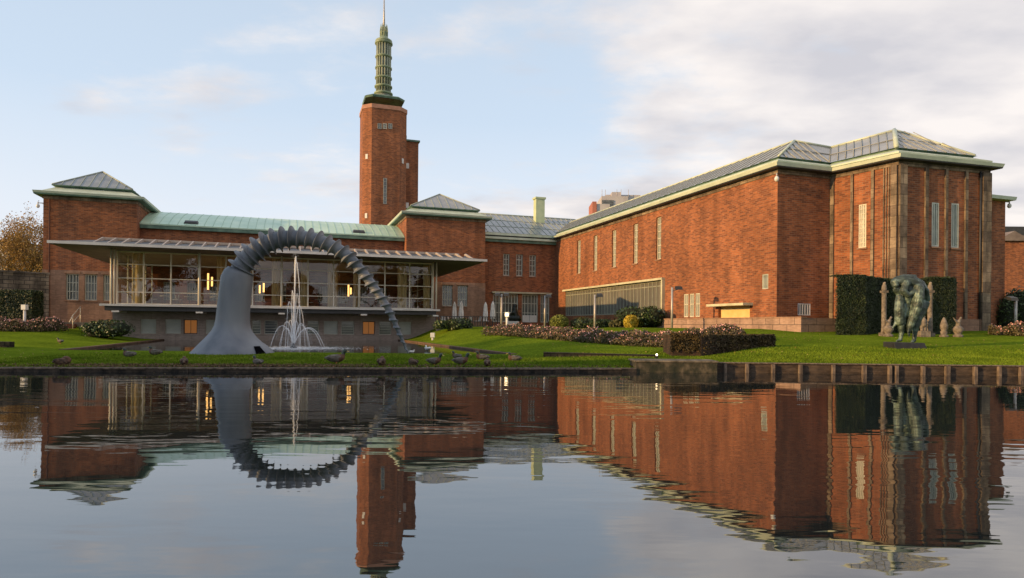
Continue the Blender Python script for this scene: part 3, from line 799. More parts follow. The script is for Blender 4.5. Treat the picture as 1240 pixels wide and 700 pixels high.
# gallery wing frame first, its far corner closes the back wing
A = at(941, 300, 45.0); As, At_ = to_st(A)
BKT = 76.5
FB = front(BKT)
b0, b1 = Ra1 - 3.0, As + 3.0
ZBW = 12.05
up = [(609.5, 617), (625, 633), (641, 649)]
ops = []
for x0, x1 in up: ops.append((FB.a(x0, 320), FB.a(x1, 320), FB.px(620, 334)[1], FB.px(620, 307.5)[1]))
lo_top = FB.px(630, 356)[1]; zflo = 2.0
lows = [(597, 627.5, 8, 3), (632, 651.5, 5, 3), (654.5, 665.5, 4, 3)]
for x0, x1, nv, nh in lows: ops.append((FB.a(x0, 370), FB.a(x1, 370), zflo + .1 if x0 == 632 else zflo + .9 if False else zflo + .1, lo_top))
m = MB(); wall_open(m, FB, b0, As + .02, ZB, ZBW, ops); m.quad(FB.w(b0, -11, ZB), FB.w(b1, -11, ZB), FB.w(b1, -11, ZBW), FB.w(b0, -11, ZBW)); m.build('brick_wall', M_BRICK, main)
for o in ops[:3]: window(main, FB, *o, 2, 4, M_STEELW, M_PANE, fw=.11, bw=.08, sill=M_STONE)
for (x0, x1, nv, nh), o in zip(lows, ops[3:]): window(main, FB, *o, nv, nh, M_STEELW, M_PANE, fw=.14, bw=.09, name='window')
m = MB(); m.fbox(FB, ops[3][0] - .2, ops[5][1] + .2, .003, .35, lo_top + .03, lo_top + .22); m.build('lintel', M_CREAM, main)
dr = MB(); o = ops[4]; am = (o[0] + o[1]) / 2
dr.fbox(FB, o[0] + .15, am - .03, -.12, -.06, zflo + .12, zflo + 1.0); dr.fbox(FB, am + .03, o[1] - .15, -.12, -.06, zflo + .12, zflo + 1.0); dr.build('door', M_WHITEPT, main)
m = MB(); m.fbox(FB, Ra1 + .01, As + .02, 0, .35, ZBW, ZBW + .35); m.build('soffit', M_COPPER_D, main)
m = MB(); m.fbox(FB, Ra1 + .01, As + .02, .0, .55, ZBW + .35, ZBW + .62); m.fbox(FB, Ra1 + .01, As + .02, -.1, .3, ZBW + .85, ZBW + 1.15); m.build('cornice', M_COPPER, main)
m = MB(); m.fbox(FB, Ra1 + .01, As + .02, -.2, .1, ZBW + .62, ZBW + .85); m.build('cornice_recess', M_DARK, main)
z0, z1 = ZBW + 1.2, 16.75
e0, e1, r0, r1 = FB.w(Ra1 - 3, .1, z0), FB.w(As + 6, .1, z0), FB.w(Ra1 - 3, -7, z1), FB.w(As + 6, -7, z1)
m = MB(); m.quad(e0, e1, r1, r0); m.quad(r0, r1, FB.w(As + 6, -14, z0), FB.w(Ra1 - 3, -14, z0)); g = m.build('glass_roof', M_ROOFGL, main)
b = MB(); bars(b, e0, e1, r0, r1, 24, .05, .07, rows=(.33, .66)); b.tube([r0, r1], .12, 6); b.build('glazing_bars', M_BARDK, g)
# copper clad chimney on the back wing
c = FB.w(FB.a(655, 260), -5.2, 0)
FCh = Frame(c, U, -W); m = MB(); m.fbox(FCh, 1.15, 2.4, -.5, .5, 14.6, 18.85); m.fbox(FCh, 1.02, 2.53, -.62, .62, 18.85, 19.1); m.build('chimney', mat('pale_copper_chimney', (0.42, 0.5, 0.3), (0.52, 0.58, 0.36), 1.2, rough=.6), main)

# ================================================================== TOWER
tc_ = at(461.8, 392, 95); tw = thing('brick_tower', 'tall red brick museum tower carrying a green ringed lantern and mast', 'tower', (tc_.x, tc_.y, 1.5))
FT = Frame((tc_.x, tc_.y, 0), U, -W)
h, c = 3.13, 1.13
octo = [(-h + c, h), (h - c, h), (h, h - c), (h, -h + c), (h - c, -h), (-h + c, -h), (-h, -h + c), (-h, h - c)]
ow = [FT.w(a, o, 0).xy for a, o in octo]
ZT = at(463, 129, 93).z
fo = 93.5
m = MB(); m.prism([ow[i] for i in range(8)], 1.5, ZT - .7)
m.build('shaft', M_BRICK, tw)
m = MB(); ring(m, ow, [(0, ZT - .72), (.1, ZT - .68), (.1, ZT - .12), (.0, ZT - .1), (-3.2, ZT - .1)]); m.build('parapet_band', mat('pale_brick_band', (0.34, 0.17, 0.11), (0.42, 0.22, 0.15), 2, rough=.85), tw)
FTF = Frame(FT.w(0, h, 0), U, -W)
def tpx(x, y): return FTF.px(x, y)
for x0, x1, y0, y1, nv, nh, fm in ((457, 462, 156, 150, 2, 2, M_BAR), (463.5, 468.5, 156, 150, 2, 2, M_FRAME), (470, 475, 156, 150, 2, 2, M_BAR), (463.8, 468.5, 247, 216, 1, 7, M_BAR)):
    a0_, z0_ = tpx(x0, y0); a1_, z1_ = tpx(x1, y1)
    f = window(tw, FTF, a0_, a1_, z0_, z1_, nv, nh, fm, M_PANE, fw=.07, bw=.05, inset=-.06)
for x, y in ((443, 194), (443.3, 264)):
    G = seg(FT.w(-h, h - c, 0), FT.w(-h + c, h, 0)); m = MB(); m.fbox(G, .55, .95, 0.0, .06, at(x, y, 94).z - .4, at(x, y, 94).z + .3); m.build('vent', M_WHITE, tw)
G = seg(FT.w(h - c, h, 0), FT.w(h, h - c, 0)); m = MB(); m.fbox(G, .5, .9, 0, .06, at(486, 196, 94).z - .4, at(486, 196, 94).z + .3); m.build('vent', M_WHITE, tw)
# stair shaft beside the main shaft
m = MB(); FS_ = Frame(FT.w(h + .85, -1.6, 0), U, -W); zs2 = at(499, 173, 97).z
m.fbox(FS_, -1.25, 1.3, -1.6, 1.6, 1.5, zs2); m.build('stair_shaft', M_BRICK, tw)
m = MB(); m.fbox(FS_, -1.45, 1.5, -1.8, 1.8, zs2, zs2 + .25); m.tube([FS_.w(-.4, 0, zs2), FS_.w(-.4, 0, zs2 + 1.3)], .2, 8); m.build('stair_cap', M_COPPER_D, tw)
for y in (200, 248):
    zz_ = at(496, y, 96).z; m = MB(); m.fbox(FS_, -.55, -.1, 1.6, 1.66, zz_ - .45, zz_ + .35); m.build('vent', M_WHITE, tw)
# copper cap plate, lantern
cz = Vector((tc_.x, tc_.y, 0)) 
PX = 95 / 780 * .9
def zy(y): return at(461, y, 95).z
m = MB(); ring(m, ow, [(-.35, zy(126)), (-.25, zy(124)), (-.5, zy(122.5)), (-1.9, zy(120)), (-2.0, zy(120))]); m.build('copper_plate', M_COPPER_D, tw)
m = MB(); m.lathe(cz, [(13.2 * PX, zy(121)), (13 * PX, zy(119)), (11 * PX, zy(117)), (9.4 * PX, zy(113)), (8.8 * PX, zy(110))], 24)
m.lathe(cz, [(8.2 * PX, zy(112)), (8.0 * PX, zy(52))], 24)
lan = m.build('lantern', mat('lantern_core', (0.13, 0.15, 0.13), (0.22, 0.25, 0.21), 2, rough=.5), tw)
m = MB()
for y, r in ((114, 12.5), (105.5, 11.8), (95, 11.4), (83, 11.2), (69.5, 11.2), (53, 11.8)):
    m = MB(); m.lathe(cz, [(8.1 * PX, zy(y + 1.7)), (r * PX, zy(y + .9)), (r * PX, zy(y - .7)), (8.1 * PX, zy(y - 1.5))], 24)
    m.build('lantern_ring', M_LANT, tw)
m = MB()
for k in range(16):
    a = 2 * math.pi * k / 16
    p = cz + Vector((math.cos(a), math.sin(a), 0)) * 9.0 * PX
    m.tube([p + ZV * zy(113), p + ZV * zy(53)], .13, 6)
m.build('lantern_mullions', mat('lantern_mullion_copper', (0.2, 0.235, 0.17), (0.3, 0.33, 0.25), 2, rough=.5), tw)
m = MB(); m.lathe(cz, [(11.5 * PX, zy(52)), (11 * PX, zy(49.5)), (6.5 * PX, zy(47)), (4.8 * PX, zy(44)), (4.6 * PX, zy(41)), (5.4 * PX, zy(40)), (3.4 * PX, zy(38.5))], 20)
for k in range(10):
    a = 2 * math.pi * k / 10; e = Vector((math.cos(a), math.sin(a), 0))
    m.tube([cz + e * 4.6 * PX + ZV * zy(46), cz + e * 4.9 * PX + ZV * zy(38), cz + e * 4.2 * PX + ZV * zy(30)], [.1, .09, .03], 5)
for y in (35, 40): m.tube([cz + Vector((math.cos(q * math.pi / 8), math.sin(q * math.pi / 8), 0)) * 4.6 * PX + ZV * zy(y) for q in range(17)], .06, 5)
m.build('crown', M_LANT, tw)
m = MB(); m.tube([cz + ZV * zy(44), cz + ZV * zy(15), cz + ZV * zy(-14)], [.22, .12, .05], 8); m.build('mast', M_POST, tw)

# ================================================================== GALLERY WING (right)
gal = thing('gallery_wing', 'long sunlit red brick gallery wing with tall slit windows and a stone ribbed end pavilion', 'museum wing', (A.x, A.y, 1.5))
ZG = 12.72
P1f = front(At_)
P1 = P1f.w(P1f.a(1006, 210), 0, 0)
k2, _ = ray(1087, 300); P2 = Vector((k2 * 42.5, 42.5, 0)); k3, _ = ray(1197, 300); P3 = Vector((k3 * 44.7, 44.7, 0))
A0 = Vector((A.x, A.y, 0)); B0 = st(As, BKT, 0)
P4 = P3 + W * 5.0; k5 = ray(1216, 300)[0]
P4b = front(to_st(P4)[1]); P5 = P4b.w(P4b.a(1217, 300), 0, 0); P6 = P5 + W * 14; P7 = st(to_st(P6)[0], BKT + 10); P8 = st(As, BKT + 10)
FW = seg(B0, A0)                      # long wall, a from far corner B to near corner A
LW = (A0 - B0).length
def wpx(x, y): return FW.px(x, y)
wz1 = wpx(769.5, 271)[1]; wz0 = wpx(769.5, 319)[1]
ops = []
for x, w2 in ((701, 2.1), (721, 2.3), (743.5, 2.5), (769.5, 2.7), (797.5, 3.0)):
    ops.append((wpx(x - w2, 300)[0], wpx(x + w2, 300)[0], wz0, wz1))
bz1 = wpx(745, 346)[1]; bz0 = wpx(745, 381)[1]
band = (wpx(684.5, 370)[0], wpx(803.5, 370)[0], bz0, bz1)
ops.append(band)
cl = [(wpx(x0, 370)[0], wpx(x1, 370)[0], wpx(838, 384)[1], wpx(838, 355.5)[1]) for x0, x1 in ((828, 833.5), (835, 840.5), (842, 847.5))]
ops += cl
en = (wpx(870, 375)[0], wpx(908, 375)[0], wpx(890, 383.5)[1] - .2, wpx(890, 371)[1]); ops.append(en)
ve = (wpx(922.8, 340)[0], wpx(930.3, 340)[0], wpx(926.5, 350)[1], wpx(926.5, 332)[1]); ops.append(ve)
m = MB(); wall_open(m, FW, 0, LW, ZB, ZG, ops, .3)
F1 = seg(A0, P1); L1 = (P1 - A0).length
gr = (F1.px(966, 375)[0], F1.px(981.5, 375)[0], F1.px(974, 382)[1], F1.px(974, 367.5)[1])
wall_open(m, F1, 0, L1, ZB, ZG, [gr], .3)
F2 = seg(P1, P2); L2 = (P2 - P1).length
w2 = (F2.px(1039.8, 270)[0], F2.px(1049, 270)[0], F2.px(1044, 300)[1], F2.px(1044, 247.5)[1])
wall_open(m, F2, 0, L2, ZB, ZG, [w2], .3)
F3 = seg(P2, P3); L3 = (P3 - P2).length
w3 = [(F3.px(x0, 270)[0], F3.px(x1, 270)[0], F3.px(x0, yb)[1], F3.px(x0, yt)[1]) for x0, x1, yb, yt in ((1128.3, 1137, 298.5, 245), (1152, 1161, 300, 246))]
wall_open(m, F3, 0, L3, ZB, ZG, w3, .3)
rest = [P3, P4, P5, P6, P7, P8, B0]
for i in range(len(rest) - 1):
    zt = ZG if i == 0 or i > 3 else 12.1
    p, q = rest[i], rest[i + 1]; m.quad((p.x, p.y, ZB), (q.x, q.y, ZB), (q.x, q.y, zt), (p.x, p.y, zt))
m.build('brick_wall', M_BRICK, gal)
for o in ops[:5]: window(gal, FW, *o, 2, 6, M_FRAME, M_PANEL, fw=.09, bw=.07, inset=.2, sill=M_STONE)
fo_ = window(gal, FW, *band, 32, 3, M_BANDF, M_BANDP, fw=.12, bw=.09, inset=.12, name='gallery_window', hz=[bz1 - .5])
m = MB(); m.fbox(FW, band[0] - .2, band[1] + .2, .003, .35, bz1 + .01, bz1 + .2); m.fbox(FW, band[1] + .003, band[1] + .2, .003, .3, bz0, bz1); m.build('lintel', M_CREAM, fo_)
for o in cl: window(gal, FW, *o, 2, 1, M_FRAME, M_PANEL, fw=.1, bw=.08, inset=.08, hz=[o[3] - .9])
window(gal, FW, *ve, 5, 1, M_STEELW, M_PANE, fw=.07, bw=.05, inset=.08, name='vent_grille')
window(gal, F1, *gr, 5, 1, M_WHITEPT, M_PANE, fw=.07, bw=.07, inset=.06, name='vent_grille')
m = MB(); m.fbox(FW, en[0], en[1], -.32, -.26, en[2], en[3]); ent = m.build('entrance_recess', M_OCHRE, gal)
m = MB(); m.fbox(FW, en[0] - .35, en[1] + .35, .003, .9, en[3] + .02, en[3] + .2); m.build('porch_roof', M_CREAM, ent)
m = MB(); m.fbox(FW, en[0] + .02, en[1] - .02, -.255, -.2, en[2] + .75, en[2] + .82); m.build('rail', M_CREAM, ent)
window(gal, F2, *w2, 3, 9, M_FRAME, M_PANEW, fw=.07, bw=.05, inset=.06, sill=M_STONE)
for o in w3: window(gal, F3, *o, 3, 1, M_STEELW, M_PANEL, fw=.1, bw=.08, inset=.05, sill=M_STONE)
# stone pilasters
def pil(F, x0, x1, o=.12, z0=ZB, z1=ZG - .25, ext=None):
    a0_, a1_ = (F.px(x0, 300)[0], F.px(x1, 300)[0]) if ext is None else ext
    m = MB(); m.fbox(F, a0_, a1_, .004, o, z0, z1); m.build('pilaster', M_STONE_P, gal)
pil(F2, 0, 0, .10, ext=(.02, .3))
pil(F2, 1030.3, 1033.2); pil(F2, 1055, 1058.5)
pil(F2, 0, 0, .16, ext=(L2 - .42, L2 - .02)); pil(F3, 0, 0, .16, ext=(.02, .62))
m = MB()
for k in range(3): m.fbox(F2, L2 - .95 + k * .17, L2 - .87 + k * .17, .004, .08, ZB, ZG - .3)
m.build('corner_ribs', M_STONE_P, gal)
pil(F3, 1118.5, 1122.3); pil(F3, 1143, 1146); pil(F3, 1167, 1170.3)
pil(F3, 0, 0, .2, ext=(L3 - .75, L3 + .02))
m = MB(); m.fbox(F3, .64, L3 - .78, .005, .14, ZB, 2.35); m.build('stone_plinth', M_STONE, gal)
m = MB(); m.tube([F3.w(L3 - .9, .1, ZB), F3.w(L3 - .9, .1, ZG - .2)], .06, 8); m.build('downpipe', M_DARK, gal)
# cornices
polyG = [p.xy for p in (B0, A0, P1, P2, P3, P4 + W * 4, st(to_st(P4)[0], BKT + 8), st(As, BKT + 8))]
m = MB(); ring(m, polyG, [(.004, ZG - .3), (.06, ZG - .28), (.06, ZG), (0, ZG + .01)]); m.build('brick_band', M_STONE_P, gal)
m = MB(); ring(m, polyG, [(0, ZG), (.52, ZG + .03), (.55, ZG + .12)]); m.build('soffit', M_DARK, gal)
m = MB(); ring(m, polyG, [(.55, ZG + .12), (.62, ZG + .34), (.1, ZG + .42), (-.05, ZG + .42)]); m.build('lower_cornice', M_COPPER, gal)
m = MB(); ring(m, polyG, [(-.05, ZG + .42), (-.07, ZG + .46), (.12, ZG + .52), (.14, ZG + .62), (-.5, ZG + .9), (-.62, ZG + .92)]); m.build('upper_cornice', M_COPPER, gal)
ZE = ZG + 1.05
m = MB(); ring(m, polyG, [(-.62, ZG + .9), (-.62, ZE - .02), (-.45, ZE), (-.8, ZE + .04)]); m.build('roof_curb', M_COPPER_D, gal)
ei = [Vector((p.x, p.y, ZE + .04)) for p in inset_poly(polyG, -.55)]
B_, A_, Q1, Q2, Q3, Q4 = ei[:6]
R1 = at(962, 171, 49.3); R1 = st(to_st(R1)[0], to_st(R1)[1], 15.95); sR, tR = to_st(R1)
R0 = st(sR, BKT + 6, 15.95)
v2 = front(tR); R2 = v2.w(v2.a(1006, 174), 0, 15.8)
AP = at(1083, 158, 47.4); AP2 = at(1101, 159.5, 48.3); AP2.z = AP.z
AP3 = AP2 + W * 5
gm = MB(); gb = MB()
B1_ = B_ + W * 6
for f4, n, rows in (((B1_, A_, R1, R0), 46, ()), ((A_, Q1, R2, R1), 6, (.5,)), ((Q1, Q2, AP, R2), 8, (.45,)), ((Q2, Q3, AP2, AP), 8, (.5,)), ((Q3, Q4, AP3, AP2), 10, (.5,))):
    gm.quad(*f4); p0, p1, p2, p3 = f4
    if f4[0] is Q1:
        for i in range(n + 1): gb.tube([p0.lerp(p1, i / n) + ZV * .05, p3.lerp(p2, i / n) + ZV * .03], .035, 4)
        gb.tube([p0.lerp(p3, .45) + ZV * .05, p1.lerp(p2, .45) + ZV * .03], .035, 4)
    else: bars(gb, p0, p1, p3, p2, n, .05, .06, rows=rows)
gm.quad(R0, R1, st(sR + 5, tR, ZE), st(sR + 5, BKT + 6, ZE)); gm.quad(R1, R2, R2 + W * 3 - ZV, R1 + W * 3 - ZV)
g = gm.build('glass_roof', M_ROOFGL, gal); gb.build('glazing_bars', M_BAR, g)
m = MB()
for p, q in ((A_, R1), (R0, R1), (R1, R2), (R2, AP), (Q2, AP), (AP, AP2), (Q3, AP2)): m.tube([p + ZV * .03, q + ZV * .03], .09 if (p, q) != (Q2, AP) else .16, 6)
m.build('ridge_capping', M_COPPER, g)
# lower side block cornice at the far right
polyS = [p.xy for p in (P4 - U * 2, P5, P6, P6 - U * 2)]
m = MB(); ring(m, polyS, [(0, 12.1), (.5, 12.13), (.55, 12.4), (-.6, 12.7)], skip=()); m.build('side_cornice', M_COPPER, gal)
# camera and lamp brackets on the walls
def sec_cam(loc, d, nm, label):
    t_ = thing(nm, label, 'camera' if 'camera' in nm else 'lamp', loc)
    loc = Vector(loc); d = Vector(d)
    m = MB(); m.tube([loc, loc + d * .45], .04, 6); m.tube([loc + d * .45 + ZV * .1, loc + d * .45 - ZV * .15], .05, 6); m.build('bracket', M_POST, t_)
    m = MB(); m.ell(loc + d * .45 - ZV * .3, (.16, .16, .2), 12, 8); m.build('dome' if 'camera' in nm else 'lamp_globe', M_WHITEPT, t_)
    return t_
sec_cam(A0 + ZV * at(941, 213, 45).z, (-.5, -.86, 0), 'security_camera', 'small white dome camera bracketed high on the near corner of the gallery wing')
sec_cam(P5 + ZV * at(1217, 230, 48).z, (.95, .3, 0), 'wall_lamp', 'small hanging lamp on a bracket at the far right edge of the museum')
sec_cam(FP.w(La0, 0, at(48, 246, 63).z), (-.95, -.3, 0), 'security_camera', 'small camera bracketed under the eaves of the left brick pavilion')

# ================================================================== GLASS CAFE
cafe = thing('cafe_pavilion', 'low glazed cafe on a grey basement under a wide flat canopy with slanted rafters', 'cafe', st(0, 57, .1))
FBm = front(BT)
ba0, ba1 = FBm.a(136, 400), FBm.a(528, 400)
bw_ = [(170, 189), (200, 219), (222.5, 239), (249, 262), (305, 316), (320, 336), (372, 386), (392, 409), (413, 429), (439, 454), (459, 474), (482, 498)]
wz0_, wz1_ = .72, 1.92
ops = [(FBm.a(x0, 395), FBm.a(x1, 395), wz0_, wz1_) for x0, x1 in bw_]
m = MB(); wall_open(m, FBm, ba0, ba1, -.3, 2.85, ops, .3)
for a in (ba0, ba1): m.quad(FBm.w(a, 0, -.3), FBm.w(a, -16, -.3), FBm.w(a, -16, 2.85), FBm.w(a, 0, 2.85))
m.build('basement_wall', M_GREYBRICK, cafe)
for i, o in enumerate(ops):
    lit = i in (2, 9)
    window(cafe, FBm, *o, 2 if lit else 1, 1 if lit else 5, M_DARK if lit else M_STEELW, M_LIT if lit else (M_BLIND if i in (0, 1, 3, 7, 11) else M_PANE), fw=.06, bw=.03, inset=.16)
# floor slab, brackets
SF = front(56.9)
sa0, sa1 = SF.a(120, 370), SF.a(533, 378)
m = MB(); m.fbox(SF, sa0, sa1, -15, 0, 2.9, 3.06); m.build('floor_slab', M_ALU, cafe)
m = MB(); m.fbox(SF, sa0 + .3, sa1 - .3, -2.6, -.25, 2.55, 2.895); m.build('slab_beam', M_DARK, cafe)
for x in (139, 241, 341, 441, 528):
    a = SF.a(x, 376); m = MB(); m.fbox(SF, a - .25, a + .25, -2.7, -.1, 2.42, 2.545); m.build('bracket', M_WHITE, cafe)
# glazing
GF = front(58.2)
xm = [142, 174, 207, 241, 273.5, 306, 341, 373, 404, 435, 466, 496, 523]
am_ = [GF.a(x, 340) for x in xm]
gz0, gz1 = 3.06, 7.28
tz = [4.05, 5.15, 6.25]
fr = MB()
for i, a in enumerate(am_):
    w_ = .085 if i in (3, 6, 9) else .05
    fr.fbox(GF, a - w_, a + w_, -.1, .08, gz0, gz1)
for z in tz: fr.fbox(GF, am_[0], am_[-1], -.05, .03, z - .035, z + .035)
fr.fbox(GF, am_[0], am_[-1], -.07, .06, gz0, gz0 + .1); fr.fbox(GF, am_[0], am_[-1], -.07, .06, gz1 - .1, gz1)
# side walls of the glazing
for a in (am_[0], am_[-1]):
    for o in (-3.5, -7, -10.5, -13.5): fr.fbox(GF, a - .05, a + .05, o - .06, o + .06, gz0, gz1)
    for z in tz: fr.fbox(GF, a - .03, a + .03, -13.5, 0, z - .035, z + .035)
fr.build('window_frame', M_MULL, cafe)
for i in range(len(am_) - 1):
    p = MB(); p.quad(GF.w(am_[i], -.01, gz0), GF.w(am_[i + 1], -.01, gz0), GF.w(am_[i + 1], -.01, gz1), GF.w(am_[i], -.01, gz1)); p.build('glass_pane', M_GLASS, cafe)
for a in (am_[0], am_[-1]):
    p = MB(); p.quad(GF.w(a, -.01, gz0), GF.w(a, -13.5, gz0), GF.w(a, -13.5, gz1), GF.w(a, -.01, gz1)); p.build('glass_pane', M_GLASS, cafe)
# canopy columns
CF = front(57.3)
for x in (134.5, 138.5, 241.5, 341, 435, 524.5, 528.5):
    a = CF.a(x, 340); m = MB(); m.tube([CF.w(a, 0, 3.06), CF.w(a, 0, 7.3)], .075 if x not in (241.5, 435) else .1, 10); m.build('column', M_MULL, cafe)
# interior
m = MB(); m.fbox(GF, am_[0] + .06, am_[-1] - .06, -14, -.15, 3.07, 3.1); m.build('interior_floor', M_FLOORI, cafe)
m = MB(); m.fbox(GF, am_[0] + .06, am_[-1] - .06, -14, -.15, 7.2, 7.27); m.build('ceiling', M_CEIL, cafe)
BWF = Frame(GF.w(0, -13.6, 0), U, -W)
ops = []
a = am_[0] + 1.0
while a < am_[-1] - 2: ops.append((a, a + 1.0, 3.9, 5.7)); a += 2.1
m = MB(); wall_open(m, BWF, am_[0], am_[-1], 3.08, 7.25, ops, .2); m.build('interior_wall', M_BRICK, cafe)
for o in ops: window(cafe, BWF, *o, 4, 2, M_STEELW, M_PANE, fw=.06, bw=.05, inset=.1)
def curtain(a0, a1, o=-.25, z0=3.12, z1=7.15):
    m = MB(); n = max(int((a1 - a0) / .07), 6); top = []; 
    for i in range(n + 1):
        a = a0 + (a1 - a0) * i / n; oo = o + .16 * math.sin(i * 1.1) + random.uniform(-.02, .02)
        top.append((a, oo))
    for i in range(n):
        (p, q), (r, s) = top[i], top[i + 1]; m.quad(GF.w(p, q, z0), GF.w(r, s, z0), GF.w(r, s, z1), GF.w(p, q, z1))
    m.sm = [True] * len(m.sm)
    return m.build('curtain', M_CURT, cafe)
for x0, x1 in ((159, 173), (262, 273), (302, 305), (329, 340), (364, 374), (397, 403.5), (405, 409), (428, 434), (482, 493), (513, 521)):
    curtain(GF.a(x0, 340), GF.a(x1, 340))
for x, z0, z1 in ((247.5, 4.5, 5.9), (252.5, 4.8, 5.6), (318, 4.4, 5.2), (425, 4.2, 5.3), (428, 4.4, 5.0), (313, 4.3, 5.0)):
    a = GF.a(x, 340); m = MB(); m.tube([GF.w(a, -2.5, z0), GF.w(a, -2.5, z1)], .075, 8); m.build('wall_light', M_LAMP, cafe)
# canopy
KF = front(57.5 * .9455)
ka0, ka1 = KF.a(57, 293), KF.a(590, 315)
KZ = 7.36
m = MB(); m.fbox(KF, ka0, ka1, 0, .06, KZ - .1, KZ + .1); m.build('canopy_edge', M_ALU, cafe)
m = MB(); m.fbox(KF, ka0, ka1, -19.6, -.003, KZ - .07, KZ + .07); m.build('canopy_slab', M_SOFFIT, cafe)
m = MB(); m.quad(KF.w(ka0 + .2, -.05, KZ + .075), KF.w(ka1 - .2, -.05, KZ + .075), KF.w(ka1 - 2, -4.0, KZ + .72), KF.w(ka0 + 2, -4.0, KZ + .72)); m.build('canopy_deck', M_CANTOP, cafe)
n = 33
for i in range(n):
    a = ka0 + 2.6 + (ka1 - ka0 - 3.6) * i / (n - 1)
    m = MB(); w_ = .05
    tri = [(-.5, KZ + .09), (-4.0, KZ + .09), (-4.0, KZ + .92), (-3.6, KZ + .92)]
    l = [KF.w(a - w_, o, z) for o, z in tri]; r = [KF.w(a + w_, o, z) for o, z in tri]
    m.add(l + r, [(0, 1, 2, 3), (7, 6, 5, 4)] + [(j, (j + 1) % 4, 4 + (j + 1) % 4, 4 + j) for j in range(4)])
    m.build('rafter', M_RAFTER, cafe)
m = MB(); m.fbox(KF, ka0 + 2.5, ka1 - 1.5, -4.25, -4.02, KZ + .75, KZ + .97); m.build('rafter_beam', M_RAFTER, cafe)
m = MB(); m.fbox(KF, ka0 + 2.5, ka1 - 1.5, -4.4, -4.26, KZ + .1, KZ + .6); m.build('canopy_upstand', M_CANTOP, cafe)

# cafe furniture
def make_table():
    t_ = thing('cafe_table', 'x', 'table'); m = MB(); m.lathe((0, 0, 0), [(.38, .72), (.4, .735), (.38, .75)], 16); m.build('table_top', M_WHITEPT, t_)
    m = MB(); m.lathe((0, 0, 0), [(.25, 0), (.24, .03), (.03, .06), (.03, .72)], 12); m.build('pedestal', M_DARK, t_); return t_
def make_chair():
    t_ = thing('cafe_chair', 'x', 'chair')
    m = MB(); m.box(-.22, .22, -.22, .22, .43, .47); m.build('seat', M_WHITEPT, t_, bevel=.01)
    m = MB(); m.hexa([(-.21, .19, .47), (.21, .19, .47), (.21, .23, .47), (-.21, .23, .47)], [(-.19, .28, .85), (.19, .28, .85), (.19, .31, .85), (-.19, .31, .85)]); m.build('backrest', M_WHITEPT, t_)
    for sx in (-1, 1):
        for sy in (-1, 1):
            m = MB(); m.tube([(.19 * sx, .19 * sy, .43), (.24 * sx, .24 * sy, 0)], .014, 6); m.build('leg', M_DARK, t_)
    return t_
tb0, ch0 = make_table(), make_chair()
first = True
for i, x in enumerate((196, 225, 258, 300, 352, 388, 420, 452, 480, 508)):
    a = GF.a(x, 360); o = -1.4 - .5 * (i % 2)
    lb = 'round white table inside the cafe, %s' % ('leftmost by the glass', 'second bay from the left', 'just left of the grey sculpture column', 'behind the grey sculpture column', 'left of the tall fountain jet', 'right of the tall fountain jet', 'near the right end of the arch top', 'seen under the falling screw thread', 'last but one on the right', 'rightmost by the glass')[i]
    p = GF.w(a, o, 3.1)
    if i == 0: tb0.location = p; tb0['label'] = lb; tb0['group'] = 'tables inside the cafe'
    else: place(tb0, p, 0, lb, 'tables inside the cafe')
    for j, (dx, rz) in enumerate(((-.75, math.pi / 2), (.75, -math.pi / 2))):
        lb = 'white cafe chair on the %s side of a round table behind the cafe glass' % ('left', 'right')[j]
        q = GF.w(a + dx, o, 3.1)
        if i == 0 and j == 0: ch0.location = q; ch0.rotation_euler.z = rz + TH; ch0['label'] = lb; ch0['group'] = 'left hand cafe chairs'
        else: place(ch0, q, rz + TH, lb, ('left hand cafe chairs', 'right hand cafe chairs')[j])

# left terrace: paving, steps, handrail
m = MB(); m.prism([FP.w(La0 - 6, 0, 0).xy, FP.w(La0 - 6, 7.5, 0).xy, FP.w(La1 - 2.0, 7.5, 0).xy, FP.w(La1 - 2.0, 0, 0).xy][::-1], .6, 1.62)
tag(struct(m.build('terrace', M_PAVE)), 'paved terrace in front of the left brick pavilion')
stp = thing('garden_steps', 'dark brick steps from the left terrace down towards the pool', 'steps', FP.w(La1 - 4, 9, .8))
for k in range(4):
    m = MB(); m.fbox(FP, La1 - 6.5, La1 - 3.2, 7.5 + .35 * k, 7.85 + .35 * k, .6, 1.45 - .2 * k); m.build('step', M_BRICK_OLD, stp)
hr = thing('stair_handrail', 'slanting metal handrail beside the steps at the left end of the cafe', 'handrail', FP.w(La1 - 3, 9, 1))
m = MB(); 
for o in (7.2, 9.3): m.tube([FP.w(La1 - 3.0, o, .8), FP.w(La1 - 3.0, o, 3.0 if o < 8 else 2.2)], .04, 6)
m.tube([FP.w(La1 - 3.0, 7.2, 3.0), FP.w(La1 - 3.0, 9.3, 2.2), FP.w(La1 - 3.0, 10.2, 1.6)], .045, 6); m.tube([FP.w(La1 - 3.0, 7.2, 2.4), FP.w(La1 - 3.0, 9.3, 1.6)], .03, 6)
m.build('rail', M_POST, hr)

